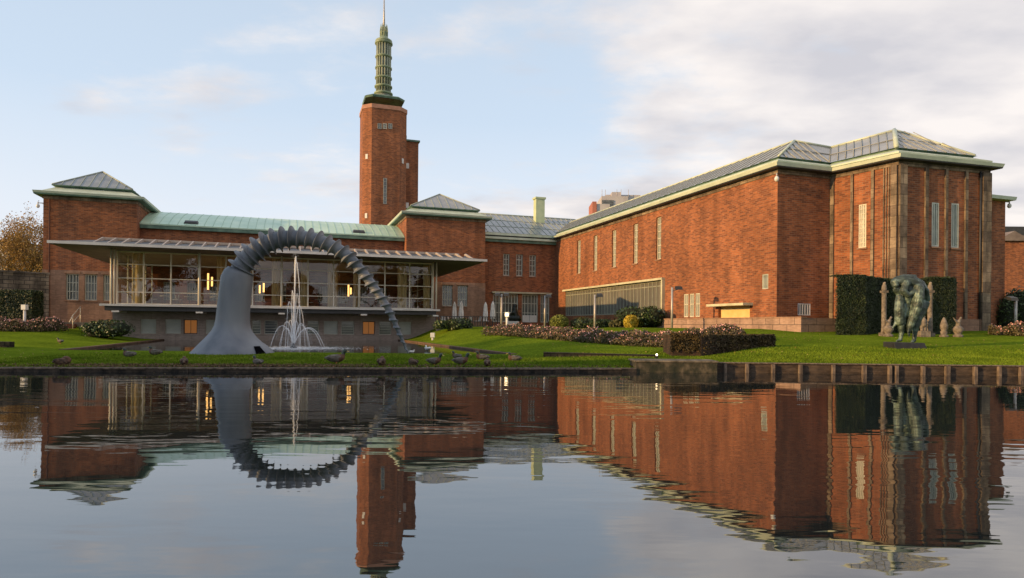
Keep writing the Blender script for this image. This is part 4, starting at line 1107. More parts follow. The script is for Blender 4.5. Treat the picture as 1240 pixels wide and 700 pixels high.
# ================================================================== SCREW ARCH SCULPTURE
def arch():
    def P(x, y):
        k = (x - 278) / (497 - 278); return at(x, y, 30.0 + .9 * k)
    ctr = P(279, 430); gz = ground(ctr.x, ctr.y)
    t_ = thing('screw_arch_sculpture', 'giant grey blue screw arching from a flared base to its pointed tip on the grass', 'sculpture', (ctr.x, ctr.y, gz))
    pxm = 30.2 / 780
    # bell shaped base and smooth shaft, centre line leaning
    prof = [(281, 431.5, 51), (281, 430, 50.2), (281, 425, 45.5), (280.8, 420, 40.5), (280.8, 414, 34), (281, 408, 28.2), (281.2, 402, 23.5), (281.5, 396, 20.6), (281.9, 389, 19.3), (282.6, 378, 18.7), (283.8, 364, 18.4), (285.4, 350, 18.3), (286.9, 338, 18.3), (288.9, 332.3, 16.9), (289.5, 331, 16.6), (290, 329, 15.6), (290.8, 326.5, 13.8)]
    m = MB(); pts = [P(x, y) for x, y, r in prof]
    for p in pts[:2]: p.z = min(p.z, gz + .02)
    pts[0].z = gz - .25
    m.tube(pts, [r * pxm for x, y, r in prof], 64)
    m.build('flared_base', M_ARCH, t_)
    # collar ring where the thread begins
    z4 = lambda X, Y: (220 + X / 4, 265 + Y / 4)
    cl = [(277, 266, 62), (290, 236, 59), (308, 208, 57), (335, 178, 55), (370, 147, 52), (415, 120, 50), (470, 101, 48.5), (530, 93, 46), (590, 93, 43), (650, 103, 41), (708, 124, 39), (762, 152, 37), (812, 190, 35), (858, 238, 32), (900, 290, 29.5), (938, 340, 27), (972, 390, 24), (1003, 440, 21), (1028, 492, 17.5), (1051, 545, 14), (1071, 590, 10.5), (1088, 630, 7), (1103, 668, 2.0)]
    # dense Catmull-Rom
    C = [(P(*z4(X, Y)), r / 4 * pxm * min(1.17, 1.0 + .035 * i) * (1 - .14 * max(0, i - 9) / 13)) for i, (X, Y, r) in enumerate(cl)]
    def cr(i, t):
        p = [C[min(max(j, 0), len(C) - 1)] for j in (i - 1, i, i + 1, i + 2)]
        f = lambda a, b, c, d: .5 * ((2 * b) + (-a + c) * t + (2 * a - 5 * b + 4 * c - d) * t * t + (-a + 3 * b - 3 * c + d) * t ** 3)
        return Vector([f(*[q[0][k] for q in p]) for k in range(3)]), f(*[q[1] for q in p])
    D = []
    for i in range(len(C) - 1):
        for k in range(24): D.append(cr(i, k / 24))
    D.append((C[-1][0], C[-1][1]))
    acc = [0]
    for i in range(1, len(D)): acc.append(acc[-1] + (D[i][0] - D[i - 1][0]).length)
    total = acc[-1]
    def sample(s):
        s = min(max(s, 0), total); import bisect
        i = min(max(bisect.bisect_right(acc, s) - 1, 0), len(D) - 2); k = (s - acc[i]) / max(acc[i + 1] - acc[i], 1e-9)
        p = D[i][0].lerp(D[i + 1][0], k); r = D[i][1] * (1 - k) + D[i + 1][1] * k
        return p, r
    SH = 0.70      # core radius as share of the outer envelope... the list holds core radii at the root of the thread
    m = MB(); nn = 260
    m.tube([sample(total * i / nn)[0] for i in range(nn + 1)], [sample(total * i / nn)[1] * (.73 - .035 * min(1, i / 60)) for i in range(nn + 1)], 40)
    m.build('screw_shaft', M_ARCH, t_)
    # helical thread, pitch shrinks with radius
    turns = 28.4; steps = 60
    # s(turn): pitch proportional to a slowly falling weight
    wts = [.96 + .1 * math.sin(math.pi * i / (turns * steps)) for i in range(int(turns * steps))]
    S = np.concatenate([[0], np.cumsum(wts)]); S = S / S[-1] * (total * .99)
    m = MB(); vs_, fs = [], []
    rows = 7
    nrmv = Vector((0, 1, 0))
    for i, s in enumerate(S):
        p, r = sample(s); q, _ = sample(s + .02); q0, _ = sample(s - .02); d = (q - q0).normalized()
        side = d.cross(nrmv).normalized(); up_ = side.cross(d)
        ang = 2 * math.pi * i / steps
        e = side * math.cos(ang) + up_ * math.sin(ang)
        pitch = (S[min(i + 1, len(S) - 1)] - S[max(i - 1, 0)]) / (2 if 0 < i < len(S) - 1 else 1) * steps
        h_ = r * .41 * min(1, i / 25); R0_ = r * (.69 - .03 * min(1, i / 400))
        for w_, hh in ((-.5, 0), (-.3, .04), (-.11, .36), (-.015, 1.0), (.03, 1.0), (.12, .34), (.3, .04)):
            vs_.append(p + d * (pitch * w_ * .92) + e * (R0_ + h_ * hh + r * .035))
    for i in range(len(S) - 1):
        for k in range(rows - 1): fs.append((i * rows + k, i * rows + k + 1, (i + 1) * rows + k + 1, (i + 1) * rows + k))
    m.add(vs_, fs, 0, True); o = m.build('screw_thread', M_ARCH, t_)
    md = o.modifiers.new('edge', 'EDGE_SPLIT'); md.split_angle = R(40)
    # dark hatch at the right foot of the base
    p0, p1 = P(318, 419.5), P(330, 430)
    hp = [(317.5, 418.5), (322, 418.5), (332, 429.5), (325, 429.5)]; c0_ = P(281, 430)
    m = MB()
    fr_ = []
    for x, y in hp:
        q = P(x, y); rr_ = np.interp(y, [396, 402, 408, 414, 420, 425, 430], [20.6, 23.5, 28.2, 34, 40.5, 45.5, 50.2]) * pxm
        dx = min(abs(q.x - c0_.x), rr_ * .97); q.x = c0_.x + dx + .03; q.y = c0_.y - math.sqrt(rr_ ** 2 - dx ** 2) - .16; fr_.append(q)
    bk = [q + Vector((-.2, .25, -.02)) for q in fr_]
    m.hexa(fr_, bk); m.build('access_hatch', mat('hatch_void', (0.003, 0.003, 0.004), (0.005, 0.005, 0.006), 2, rough=1, spec=0), t_)
arch()

# ================================================================== FOUNTAIN
def fountain():
    c = at(355.5, 419, 38); c.z = .185
    t_ = thing('fountain', 'white water fountain with one tall central jet spraying in the pool', 'fountain', c)
    s = 38 / 780
    m = MB(); m.lathe(c, [(.2, -.02), (.22, .06), (.14, .12), (.06, .25), (.04, .32)], 14); m.build('nozzle', M_DARK, t_)
    def arc(mb, dx, dy, h, wid, r0=.03, r1=.02, n=18, spread=0):
        pts = []
        for i in range(n + 1):
            k = i / n; q_ = k * 1.03; pts.append(c + Vector((dx * k + .02 * math.sin(k * 9 + dx), dy * k, max(0, .2 + h * 4 * q_ * (1 - q_)))))
        mb.tube(pts, [r0 + (r1 - r0) * i / n for i in range(n + 1)], 5)
    jets = MB()
    H = (419 - 310) * s
    jets.tube([c + Vector((.02 * i, 0, .3 + H * .97 * k)) for i, k in enumerate((0, .3, .6, .85, .97, 1))], [.035, .03, .035, .055, .05, .02], 7)
    # falling tail of the centre jet
    jets.tube([c + Vector((x * s, 0, y * s)) for x, y in ((1, 109), (3.5, 103), (6, 80), (7.5, 45), (8.3, 5))], [.02, .03, .024, .014, .01], 5)
    for dx, dy, h in ((-6, 10, 66), (9, -8, 62), (7, 12, 48), (-5, -9, 52), (-14, 4, 28), (13, 4, 26), (-20, -5, 23), (18, -8, 24), (25, 5, 20), (-11, 14, 30), (30, -3, 21), (-17, 9, 20), (10, -14, 29)):
        arc(jets, dx * s * 1.3, dy * s * 1.3, h * s, 0, .024, .012)
    jets.build('water_jets', M_JET, t_)
    P = []
    for k in range(7000):
        dx, dy, h = random.choice(((-6, 10, 66), (9, -8, 62), (7, 12, 48), (-5, -9, 52), (-14, 4, 28), (13, 4, 26), (-20, -5, 23), (18, -8, 24), (25, 5, 20), (0, 0, 112), (4, 2, 110), (30, -3, 21)))
        u = random.random() ** .7
        sp = .04 + .45 * u * u * (1 - .3 * random.random())
        P.append(c + Vector((dx * s * 1.3 * u + random.gauss(0, sp * .45), dy * s * 1.3 * u + random.gauss(0, sp * .45), max(.01, .2 + h * s * 4 * u * (1 - u) * (1 - random.random() ** 3 * .5)))))
    for k in range(2600):
        a = random.uniform(0, 6.28); r = abs(random.gauss(0, 1.5)); P.append(c + Vector((math.cos(a) * r, math.sin(a) * r, abs(random.gauss(0, .06)))))
    for k in range(1800):
        P.append(c + Vector((random.gauss(0, .22), random.gauss(0, .22), abs(random.gauss(.1, .45)))))
    arr_mesh('spray', leaf_cards(np.array([tuple(p) for p in P]), .017), 4, M_MIST, t_)
    # churned foam on the pool
    P = [c + Vector((random.gauss(.2, 1.5), random.gauss(0, 1.3), .008 + random.random() * .004)) for k in range(6500)]
    arr_mesh('foam', leaf_cards(np.array([tuple(p) for p in P]), .06, np.tile([0, 0, 1.0], (len(P), 1)), .05), 4, M_JET, t_)
fountain()

# ================================================================== BRONZE FIGURE
def remesh(o, vox, disp=0.0, size=.25, mid=.5):
    r = o.modifiers.new('remesh', 'REMESH'); r.mode = 'VOXEL'; r.voxel_size = vox; r.use_smooth_shade = True
    s_ = o.modifiers.new('smooth', 'SMOOTH'); s_.iterations = 3; s_.factor = .5
    if disp:
        tx = bpy.data.textures.new('folds', 'CLOUDS'); tx.noise_scale = size; tx.noise_depth = 3
        d = o.modifiers.new('disp', 'DISPLACE'); d.texture = tx; d.strength = disp; d.mid_level = mid; d.texture_coords = 'LOCAL'
def statue():
    base = at(1096, 420.5, 30.2); gx, gy = base.x, base.y; gz = ground(gx, gy)
    t_ = thing('bronze_statue', 'green patinated bronze figure bent double over its own legs on the right lawn', 'statue', (gx, gy, gz))
    u = .00665
    def c(X, Y, d=0): return Vector((gx + (X - 262) * u, gy + d, gz + .27 + (563 - Y) * u))
    m = MB()
    def chain(L):
        for (a, b) in zip(L, L[1:]): m.caps(c(a[0], a[1], a[2]), c(b[0], b[1], b[2]), a[3] * u * .9, b[3] * u * .9)
    # left leg with foot
    chain([(196, 556, -.1, 9), (228, 548, 0, 14), (236, 500, 0, 17), (230, 440, -.02, 30), (232, 380, 0, 42), (258, 310, .12, 58)])
    # right leg with foot
    chain([(300, 561, -.1, 10), (330, 550, .05, 15), (334, 500, .05, 18), (340, 448, .05, 30), (352, 390, .08, 40), (372, 315, .12, 50)])
    # bent trunk: hips high, back arched over to the head hanging on the left
    chain([(368, 320, .15, 58), (395, 262, .18, 42), (388, 205, .12, 50), (350, 165, .05, 56), (295, 140, 0, 56), (235, 132, -.03, 48), (188, 140, -.05, 36)])
    chain([(330, 300, .2, 70), (310, 230, .12, 62), (270, 190, .05, 55)])
    # head, brow, beard
    chain([(180, 142, -.08, 33), (178, 165, -.14, 26)])
    chain([(172, 178, -.12, 12), (170, 192, -.2, 9)])
    chain([(190, 198, -.1, 27), (204, 226, -.08, 17)])
    # left arm folded under the head
    chain([(245, 150, -.22, 30), (222, 205, -.28, 26), (250, 236, -.3, 21), (300, 205, -.3, 19)])
    # hanging right arm with hand
    chain([(330, 185, -.25, 40), (322, 250, -.3, 42), (312, 330, -.28, 38), (292, 400, -.22, 32), (276, 452, -.2, 25), (270, 482, -.2, 15)])
    for k, dx in enumerate((-8, -2, 4, 9)): chain([(271 + dx, 482, -.2 + .02 * k, 6), (270 + dx * .8, 512, -.22 + .02 * k, 5), (270 + dx * .5, 536 - 4 * abs(dx - 1), -.2, 3.5)])
    chain([(262, 470, -.26, 7), (256, 492, -.28, 5)])
    # drapery masses and the trailing fold
    chain([(212, 250, -.1, 30), (208, 330, -.12, 38), (214, 420, -.08, 34)]); chain([(205, 410, -.05, 20), (172, 464, -.02, 6)])
    chain([(262, 250, -.15, 30), (270, 300, -.02, 30)]); chain([(290, 240, .12, 60), (298, 330, .16, 48), (300, 375, .16, 24)]); chain([(240, 220, .05, 40), (250, 300, .1, 40)]); chain([(345, 150, -.2, 16), (395, 200, -.18, 15), (415, 262, -.05, 18)])
    chain([(262, 108, -.16, 14), (222, 160, -.22, 12)]); chain([(408, 290, 0, 25), (380, 370, .05, 26)]); chain([(180, 118, -.06, 14), (240, 100, -.05, 16), (320, 100, -.04, 16)])
    m.f, m.m, m.sm = m.f, m.m, m.sm
    o = m.build('figure', M_BRONZE, t_); remesh(o, .019, .028, .09, .55)
    m = MB(); m.hexa([(gx - .78, gy - .55, gz - .1), (gx + .86, gy - .35, gz - .1), (gx + .8, gy + .6, gz - .1), (gx - .75, gy + .5, gz - .1)],
                     [(gx - .80, gy - .5, gz + .27), (gx + .72, gy - .32, gz + .24), (gx + .7, gy + .55, gz + .24), (gx - .75, gy + .5, gz + .27)])
    m.build('plinth', M_PLINTH, t_, bevel=.03)
statue()

# ================================================================== HEDGES, SHRUBS, ROSES, TREES
def surf_pts(boxes, dens):
    P, Nn = [], []
    for c, hx, hy, z0, z1, ang in boxes:
        ca, sa = math.cos(ang), math.sin(ang)
        faces = [((-hx, -hy), (hx, -hy), (0, -1)), ((hx, -hy), (hx, hy), (1, 0)), ((hx, hy), (-hx, hy), (0, 1)), ((-hx, hy), (-hx, -hy), (-1, 0))]
        for p, q, nn in faces:
            L = math.dist(p, q); n = int(L * (z1 - z0) * dens)
            u = RNG.random(n); z = RNG.uniform(z0, z1, n)
            lx = p[0] + (q[0] - p[0]) * u; ly = p[1] + (q[1] - p[1]) * u
            off = RNG.normal(.0, .035, n); lx += nn[0] * off; ly += nn[1] * off
            P.append(np.stack([c[0] + lx * ca - ly * sa, c[1] + lx * sa + ly * ca, z], 1)); Nn.append(np.tile([nn[0] * ca - nn[1] * sa, nn[0] * sa + nn[1] * ca, .3], (n, 1)))
        n = int(4 * hx * hy * dens); lx = RNG.uniform(-hx, hx, n); ly = RNG.uniform(-hy, hy, n)
        P.append(np.stack([c[0] + lx * ca - ly * sa, c[1] + lx * sa + ly * ca, z1 + RNG.normal(0, .03, n)], 1)); Nn.append(np.tile([0, 0, 1.0], (n, 1)))
    return np.concatenate(P), np.concatenate(Nn)
def hedge(nm, label, boxes, lm=M_HEDGE, dens=420, size=.055, group=None):
    c0 = boxes[0][0]; t_ = thing(nm, label, 'hedge', (c0[0], c0[1], boxes[0][3]), group)
    P, Nn = surf_pts(boxes, dens)
    arr_mesh('foliage', leaf_cards(P, size, Nn, .7), 4, lm, t_)
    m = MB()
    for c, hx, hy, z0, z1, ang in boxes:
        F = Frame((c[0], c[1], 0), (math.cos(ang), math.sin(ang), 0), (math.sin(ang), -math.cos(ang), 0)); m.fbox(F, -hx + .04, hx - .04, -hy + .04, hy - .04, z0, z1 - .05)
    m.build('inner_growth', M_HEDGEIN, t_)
    return t_
def hp(x, d): return at(x, 398, d)
hpoly = [at(x, 398, d).xy for x, d in ((1012, 39.0), (1047, 39.2), (1068, 41.4), (1125, 41.5), (1126.5, 40.1), (1156, 40.4), (1155, 43), (1013, 43))]
hz = at(1030, 333.5, 39.0).z
ht = thing('clipped_hedge', 'tall dark clipped hedge forming a niche behind the bronze figure', 'hedge', (hpoly[0].x, hpoly[0].y, 1.2))
P, Nn = [], []
for p, q in zip(hpoly[:6], hpoly[1:7]):
    L = (q - p).length; d_ = (q - p) / L; n = int(L * 3.7 * 1500); u = RNG.random(n) * L; z = RNG.uniform(1.2, hz, n)
    wob = np.array([.07 * noise.noise(Vector((a * 1.1, b * 1.3, p.x))) for a, b in zip(u, z)]) + RNG.normal(0, .035, n)
    P.append(np.stack([p.x + d_.x * u + d_.y * wob, p.y + d_.y * u - d_.x * wob, z], 1)); Nn.append(np.tile([d_.y, -d_.x, .3], (n, 1)))
    n = int(L * 900); u = RNG.random(n) * L; b = RNG.random(n) ** 2 * 1.0
    P.append(np.stack([p.x + d_.x * u - d_.y * b, p.y + d_.y * u + d_.x * b, hz + np.array([.06 * noise.noise(Vector((a * 1.5, p.x, 0))) for a in u]) + RNG.normal(0, .03, n)], 1)); Nn.append(np.tile([0, 0, 1.0], (n, 1)))
arr_mesh('foliage', leaf_cards(np.concatenate(P), .036, np.concatenate(Nn), .8), 4, M_HEDGE, ht)
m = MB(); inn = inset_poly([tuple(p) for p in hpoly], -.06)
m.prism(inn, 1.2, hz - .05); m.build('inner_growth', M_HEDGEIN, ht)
hl = at(14, 370, 49); hedge('clipped_hedge', 'low dark clipped hedge at the far left edge before the old stone wall', [((hl.x - 1.2, hl.y), 3.0, .7, .9, at(20, 352, 49).z, R(5))], dens=420, size=.06)

def shrub(nm, label, c, r, lm, n, size, blobs=1, seed=0, group=None, cat='shrub', inner=M_HEDGEIN):
    rr = np.random.default_rng(seed + 5)
    t_ = thing(nm, label, cat, (c[0], c[1], c[2]), group)
    P, Nn = [], []; m = MB()
    for b in range(blobs):
        off = np.array([rr.uniform(-.6, .6) * r[0], rr.uniform(-.4, .4) * r[1], rr.uniform(-.05, .25) * r[2]]) if blobs > 1 else np.zeros(3)
        k = rr.uniform(.45, .8) if blobs > 1 else 1.0
        rx = np.array(r) * k
        cc = np.array([c[0], c[1], c[2] + r[2] * (.55 if blobs > 1 else .9)]) + off
        d = rr.normal(size=(n // blobs, 3)); d /= np.linalg.norm(d, axis=1, keepdims=True); d = d[d[:, 2] > -.75]
        rad = rr.uniform(.82, 1.08, (len(d), 1)) if blobs == 1 else rr.uniform(.6, 1.15, (len(d), 1))
        P.append(cc + d * rad * rx); Nn.append(d)
        m.ell(cc, rx * .86, 12, 8, jit=.05)
    P = np.concatenate(P); Nn = np.concatenate(Nn); ok = P[:, 2] > c[2] - .05
    arr_mesh('foliage', leaf_cards(P[ok], size, Nn[ok], .9), 4, lm, t_)
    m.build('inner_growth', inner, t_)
    return t_
def sh(x, y, d, w, h, **k):
    c = at(x, y, d); s = d / 780; c.z = max(ground(c.x, c.y) - .1, c.z - .3)
    return c, (w * s / 2, w * s / 2 * .8, h * s / 2)
c, r = sh(127, 404, 47, 56, 30); shrub('shrub', 'wide dark leafy shrub at the left end of the cafe basement', c, r, M_LEAFDK, 5000, .09, 7, 1)
c, r = sh(547, 408, 55, 42, 22); shrub('shrub', 'dark leafy shrub under the folded parasols at the right end of the cafe', c, r, M_LEAFDK, 4500, .1, 6, 2)
row = [(677, 396, 60, 22, 17, M_LEAFYG, 1, 'round yellow green clipped bush beside the museum back door', 'round'), (699, 396, 61, 28, 18, M_LEAFOL, 4, 'olive bush right of the round yellow green one', 'loose'),
       (712, 396, 59, 30, 19, M_LEAFDK, 5, 'dark green bush left of the third lamp post', 'loose'), (733, 395, 60, 26, 15, M_LEAFDK, 4, 'low dark bush right of the lamp post before the window band', 'loose'),
       (746, 396, 58, 20, 17, M_LEAFOL, 3, 'gold flecked olive bush left of the golden ball bush', 'loose'), (764, 396, 56, 16.5, 17, M_LEAFYE, 1, 'bright golden ball shaped bush', 'round'),
       (668, 396, 62, 8, 12, M_LEAFRD, 2, 'narrow rusty red bush beside the museum back door', 'loose')]
for i, (x, y, d, w, h, lm, bl, lb, _) in enumerate(row):
    c, r = sh(x, y, d, w, h); shrub('shrub', lb, c, r, lm, 3800, .075 if bl == 1 else .09, bl, 10 + i, inner=M_HEDGEIN if lm is not M_LEAFYE else M_LEAFOL)
c, r = sh(774, 396, 58, 52, 38); shrub('tall_shrub', 'tall spreading dark shrub before the right end of the long window band', c, r, M_LEAFDK, 6500, .11, 9, 31)
for k, (x, y, d, w, h) in enumerate(((1228, 396, 52, 34, 66), (1262, 396, 54, 50, 80))):
    c, r = sh(x, y, d, w, h); shrub('tall_shrub', ('dark evergreen bush against the right edge of the museum', 'dark evergreen bush at the extreme right edge')[k], c, r, M_LEAFDK, 8000, .1, 8, 40 + k)
def rose_bed(label, line, width, h, n, nf):
    pts = [Vector(p) for p in line]; P, Q = [], []
    Ls = [(b - a).length for a, b in zip(pts, pts[1:])]; T = sum(Ls)
    for i in range(n + nf):
        u = random.random() * T; k = 0
        while k < len(Ls) - 1 and u > Ls[k]: u -= Ls[k]; k += 1
        d = (pts[k + 1] - pts[k]).normalized(); p = pts[k] + d * u; nn = Vector((-d.y, d.x))
        v = random.random() * width; q = p + nn * v
        x, y = q.x, q.y; lump = .72 + .5 * noise.noise(Vector((x * 1.1, y * 1.1, 0)))
        top = h * max(.35, lump) * min(1, .45 + v / width * 4) 
        if i < n: P.append((x, y, ground(x, y) + random.random() ** .6 * top))
        else: Q.append((x, y, ground(x, y) + top * random.uniform(.7, 1.12)))
    P, Q = np.array(P), np.array(Q)
    # little twigs and leaves, roses
    v1 = leaf_cards(P, .06); v2 = leaf_cards(Q, .042, asp=1.0); 
    mi = [0] * (len(v1) // 4) + [1] * (len(v2) // 4)
    return tag(arr_mesh('rose_bed', np.concatenate([v1, v2]), 4, [M_ROSEL, M_ROSEF], None, mi), label, 'flower bed', kind='stuff')
def g2(x, y, d): p = at(x, y, d); return (p.x, p.y)
rose_bed('bed of pink flowering roses along the top of the left lawn', [g2(-20, 400, 45), g2(50, 400, 45.5), g2(84, 399, 48.5)], 2.6, .95, 15000, 1300)
rose_bed('long bed of pink roses crossing the middle lawn', [g2(582, 405, 46), g2(640, 411, 41.5), g2(700, 415, 37.5), g2(752, 418, 35), g2(806, 420, 33.3)], 3.2, .8, 34000, 2000)
rose_bed('bed of pink roses behind the brick planter walls', [g2(806, 420, 33.3), g2(905, 412, 33.4)], 1.8, .95, 10000, 600)
rose_bed('small bed of pink roses at the right edge beside the museum', [g2(1196, 400, 40), g2(1262, 402, 38)], 1.6, .75, 8000, 450)

def tree(nm, label, base, h, crown, lm, nleaf, size, seed, bare=False, group=None):
    rr = random.Random(seed); t_ = thing(nm, label, 'tree', base, group); b = Vector(base)
    tr = MB(); tips = []
    th = h * .35; r0 = h * .022
    tr.tube([b - ZV * .3, b + ZV * th * .5, b + ZV * th], [r0 * 1.5, r0 * 1.1, r0 * .9], 9)
    def branch(p, d, L, r, lev):
        pts = [p]; n = 4
        for k in range(n):
            d = (d + Vector((rr.gauss(0, .16), rr.gauss(0, .16), rr.gauss(.06, .08)))).normalized(); pts.append(pts[-1] + d * L / n)
        tr.tube(pts, [r * (1 - .65 * k / n) for k in range(n + 1)], 5 if lev else 6)
        if lev < (4 if bare else 3):
            for k in range(4 if bare else 3):
                q = pts[rr.choice((2, 3, 4))]; e = (d + Vector((rr.gauss(0, .6), rr.gauss(0, .6), rr.gauss(.1, .35)))).normalized()
                branch(q, e, L * rr.uniform(.55, .8), r * .5, lev + 1)
        if lev >= 2: tips.extend(pts[2:])
    for k in range(7 if bare else 6):
        a = k * 2.4 + rr.random(); el = rr.uniform(.5, 1.3)
        branch(b + ZV * th * rr.uniform(.55, 1), Vector((math.cos(a) * math.cos(el), math.sin(a) * math.cos(el), math.sin(el))), h * .36, r0 * .55, 0)
    tr.build('trunk', M_BARK, t_)
    T = np.array([tuple(p) for p in tips]); c = np.array([b.x, b.y, b.z + h * .62])
    idx = RNG.integers(0, len(T), nleaf); P = T[idx] + RNG.normal(0, crown * .07, (nleaf, 3))
    arr_mesh('crown', leaf_cards(P, size), 4, lm, t_)
    return t_
tb = at(34, 392, 98); tree('autumn_tree', 'thin orange leaved autumn tree behind the old wall on the left', (tb.x, tb.y, 1.2), 15.0, 5.5, M_LEAFAU, 26000, .13, 5, bare=True)
# trees standing outside the frame: they shade the near lawn and stand in the cafe glass
for i, (x, y, h_) in enumerate(((-52, 4, 12.5), (-53, 11, 12.8), (-51, 18, 11.5), (-58, -3, 13))):
    tree('lakeside_tree', 'broad leafy tree on the left shore outside the view', (x, y, .3), h_, 6, M_LEAFTR, 16000, .22, 60 + i, group='trees on the left shore')
for i, (x, y, h_) in enumerate(((-34, -34, 17), (-17, -38, 19), (-2, -32, 16), (14, -40, 11), (32, -36, 17), (52, -40, 19))):
    tree('park_tree', 'autumn tree on the near shore behind the viewer', (x, y, .3), h_, 8, M_LEAFTR if i % 2 else M_LEAFAU, 12000, .3, 80 + i, group='trees on the near shore')

# ================================================================== GARDEN WALLS, LANDING, REVETMENT
def terrace_wall():
    c = at(970, 397, 41.5); s0, t0 = to_st(c)
    Fw = Frame(st(s0, t0), W, -U); a1 = Fw.a(772, 390)
    t_ = thing('terrace_wall', 'low sunlit slab wall edging the terrace before the gallery wing', 'wall', (c.x, c.y, 1.4))
    zt = 2.38
    m = MB(); m.fbox(Fw, 0, a1, -.4, 0, 1.2, zt - .08); m.build('slab_wall', M_TERRACE, t_)
    m = MB(); m.fbox(Fw, -.04, a1, -.45, .04, zt - .077, zt); m.build('coping', M_STONE, t_)
    Fr = front(t0); sb = Fr.a(1022, 390)
    m = MB(); m.fbox(Fr, s0 + .4, sb, -.4, 0, 1.2, zt - .08); m.build('return_wall', M_TERRACE, t_)
    # terrace fill
    m = MB(); m.prism([st(s0 + .38, t0 + .38).xy, st(sb, t0 + .38).xy, st(sb, t0 + 6).xy, st(As + .2, t0 + 6).xy, st(As + .2, t0 + a1).xy, st(s0 + .38, t0 + a1).xy], 1.2, 2.1)
    tag(struct(m.build('terrace_paving', M_PAVE)), 'raised paving along the foot of the gallery wing')
terrace_wall()
# old stone wall, far left
wl0, wl1 = at(-40, 390, 56), at(59, 390, 60.5)
t_ = thing('old_stone_wall', 'old lichen stained stone wall at the far left edge', 'wall', (wl1.x, wl1.y, 1))
F = seg((wl0.x, wl0.y, 0), (wl1.x, wl1.y, 0)); L = (wl1 - wl0).length; zt = at(30, 328, 58.5).z
m = MB(); m.fbox(F, 0, L, -.5, 0, .8, zt - .2); m.build('masonry', M_OLDWALL, t_)
m = MB(); m.fbox(F, -.05, L + .05, -.6, .08, zt - .197, zt); m.build('coping', M_OLDWALL, t_)
# landing block and brick planter walls
p0 = at(764, 436, 24.6); p1 = at(862, 436, 23.0)
t_ = thing('concrete_landing', 'mossy concrete block jutting over the lake edge in the middle right', 'landing', (6, 23.5, 0))
y0 = bank_y(6)
m = MB(); m.hexa([(4.4, y0 - .25, -.8), (7.32, y0 - .02 - .25, -.8), (7.32, y0 + .8, -.8), (4.4, y0 + .8, -.8)], [(4.4, y0 - .25, .36), (7.32, y0 - .27, .36), (7.32, y0 + .8, .37), (4.4, y0 + .8, .37)]); m.build('block', M_CONC, t_, bevel=.02)
m = MB(); m.hexa([(4.37, y0 - .28, .363), (7.36, y0 - .30, .363), (7.38, y0 + .9, .373), (4.35, y0 + .9, .373)], [(4.37, y0 - .28, .42), (7.36, y0 - .30, .42), (7.38, y0 + .9, .43), (4.35, y0 + .9, .43)]); m.build('coping', mat('mossy_coping', (0.04, 0.035, 0.02), (0.2, 0.16, 0.11), 3, rough=.95, bump=.5), t_, bevel=.01)
def low_wall(nm, label, xa, xb, ya, da, db, ztopa, ztopb, th, z0, mt, cop=None):
    a, b = at(xa, ya, da), at(xb, ya, db); F = seg((a.x, a.y, 0), (b.x, b.y, 0)); L = (Vector((b.x, b.y)) - Vector((a.x, a.y))).length
    t_ = thing(nm, label, 'wall', (a.x, a.y, z0))
    m = MB(); pts = [(0, 0), (L, 0), (L, -th), (0, -th)]; zz = [ztopa, ztopb, ztopb, ztopa]
    m.hexa([F.w(q, o, z0) for q, o in pts], [F.w(q, o, z) for (q, o), z in zip(pts, zz)]); m.build('brickwork', mt, t_)
    if cop:
        m = MB(); pts = [(-.04, .04), (L + .04, .04), (L + .04, -th - .04), (-.04, -th - .04)]
        m.hexa([F.w(q, o, z + .003) for (q, o), z in zip(pts, zz)], [F.w(q, o, z + .06) for (q, o), z in zip(pts, zz)]); m.build('coping', cop, t_)
    return t_, F, L
zA = at(826, 406, 28.4).z
tw1, Fv1, Lv1 = low_wall('brick_planter_wall', 'dark mossy square brick planter wall behind the landing', 812, 847, 420, 28.4, 28.2, zA, zA, .4, .2, M_BRICK_LOW, M_EDGE)
low_wall('brick_side_wall', 'narrow side of the brick planter receding from its left corner', 803, 812, 420, 31, 28.42, zA, zA, .35, .2, M_BRICK_LOW, M_CONC)
tw2, Fv, Lv = low_wall('ivy_brick_wall', 'long low brick wall overgrown with ivy right of the planter', 849, 937, 420, 28.1, 30.6, zA - .02, at(937, 408, 30.6).z, .4, .2, M_BRICK_LOW)
n = 5200; a = Lv * RNG.random(n) ** .8; z = RNG.uniform(.45, zA + .06, n)
kp = RNG.random(n) < (.15 + .85 * a / Lv); a, z = a[kp], z[kp]
P = np.array([tuple(Fv.w(q, random.uniform(.0, .1), w_)) for q, w_ in zip(a, z)])
P2 = np.array([tuple(Fv.w(q, random.uniform(-.45, .1), zA - .02 + random.uniform(-.02, .07))) for q in Lv * RNG.random(1500)])
P2e = np.array([tuple(Fv.w(Lv + random.uniform(-.02, .1), random.uniform(-.45, .05), random.uniform(.7, zA))) for q in range(500)])
P3_ = np.array([tuple(Fv1.w(Lv1 * a_, random.uniform(.0, .1), random.uniform(.5 + .35 * abs(noise.noise(Vector((a_ * 4, 0, 0)))), zA + .1))) for a_ in RNG.random(2600)])
M_IVY = mat('autumn_ivy_leaf', (0.03, 0.024, 0.009), (0.10, 0.065, 0.018), 2, rough=.7, island=.5)
arr_mesh('ivy', leaf_cards(P3_, .045), 4, M_IVY, tw1)
arr_mesh('ivy', leaf_cards(np.concatenate([P, P2, P2e]), .045), 4, M_IVY, tw2)
e1_, _, _ = low_wall('stone_edging', 'long low dark stone edging lying across the lawn left of the landing', 658, 797, 430, 28.6, 27.6, .46, .42, .35, .1, M_EDGE)
low_wall('stone_edging', 'short end of low stone edging at the far left lawn border', -30, 11, 420, 32, 32, .62, .6, .35, .2, M_EDGE)
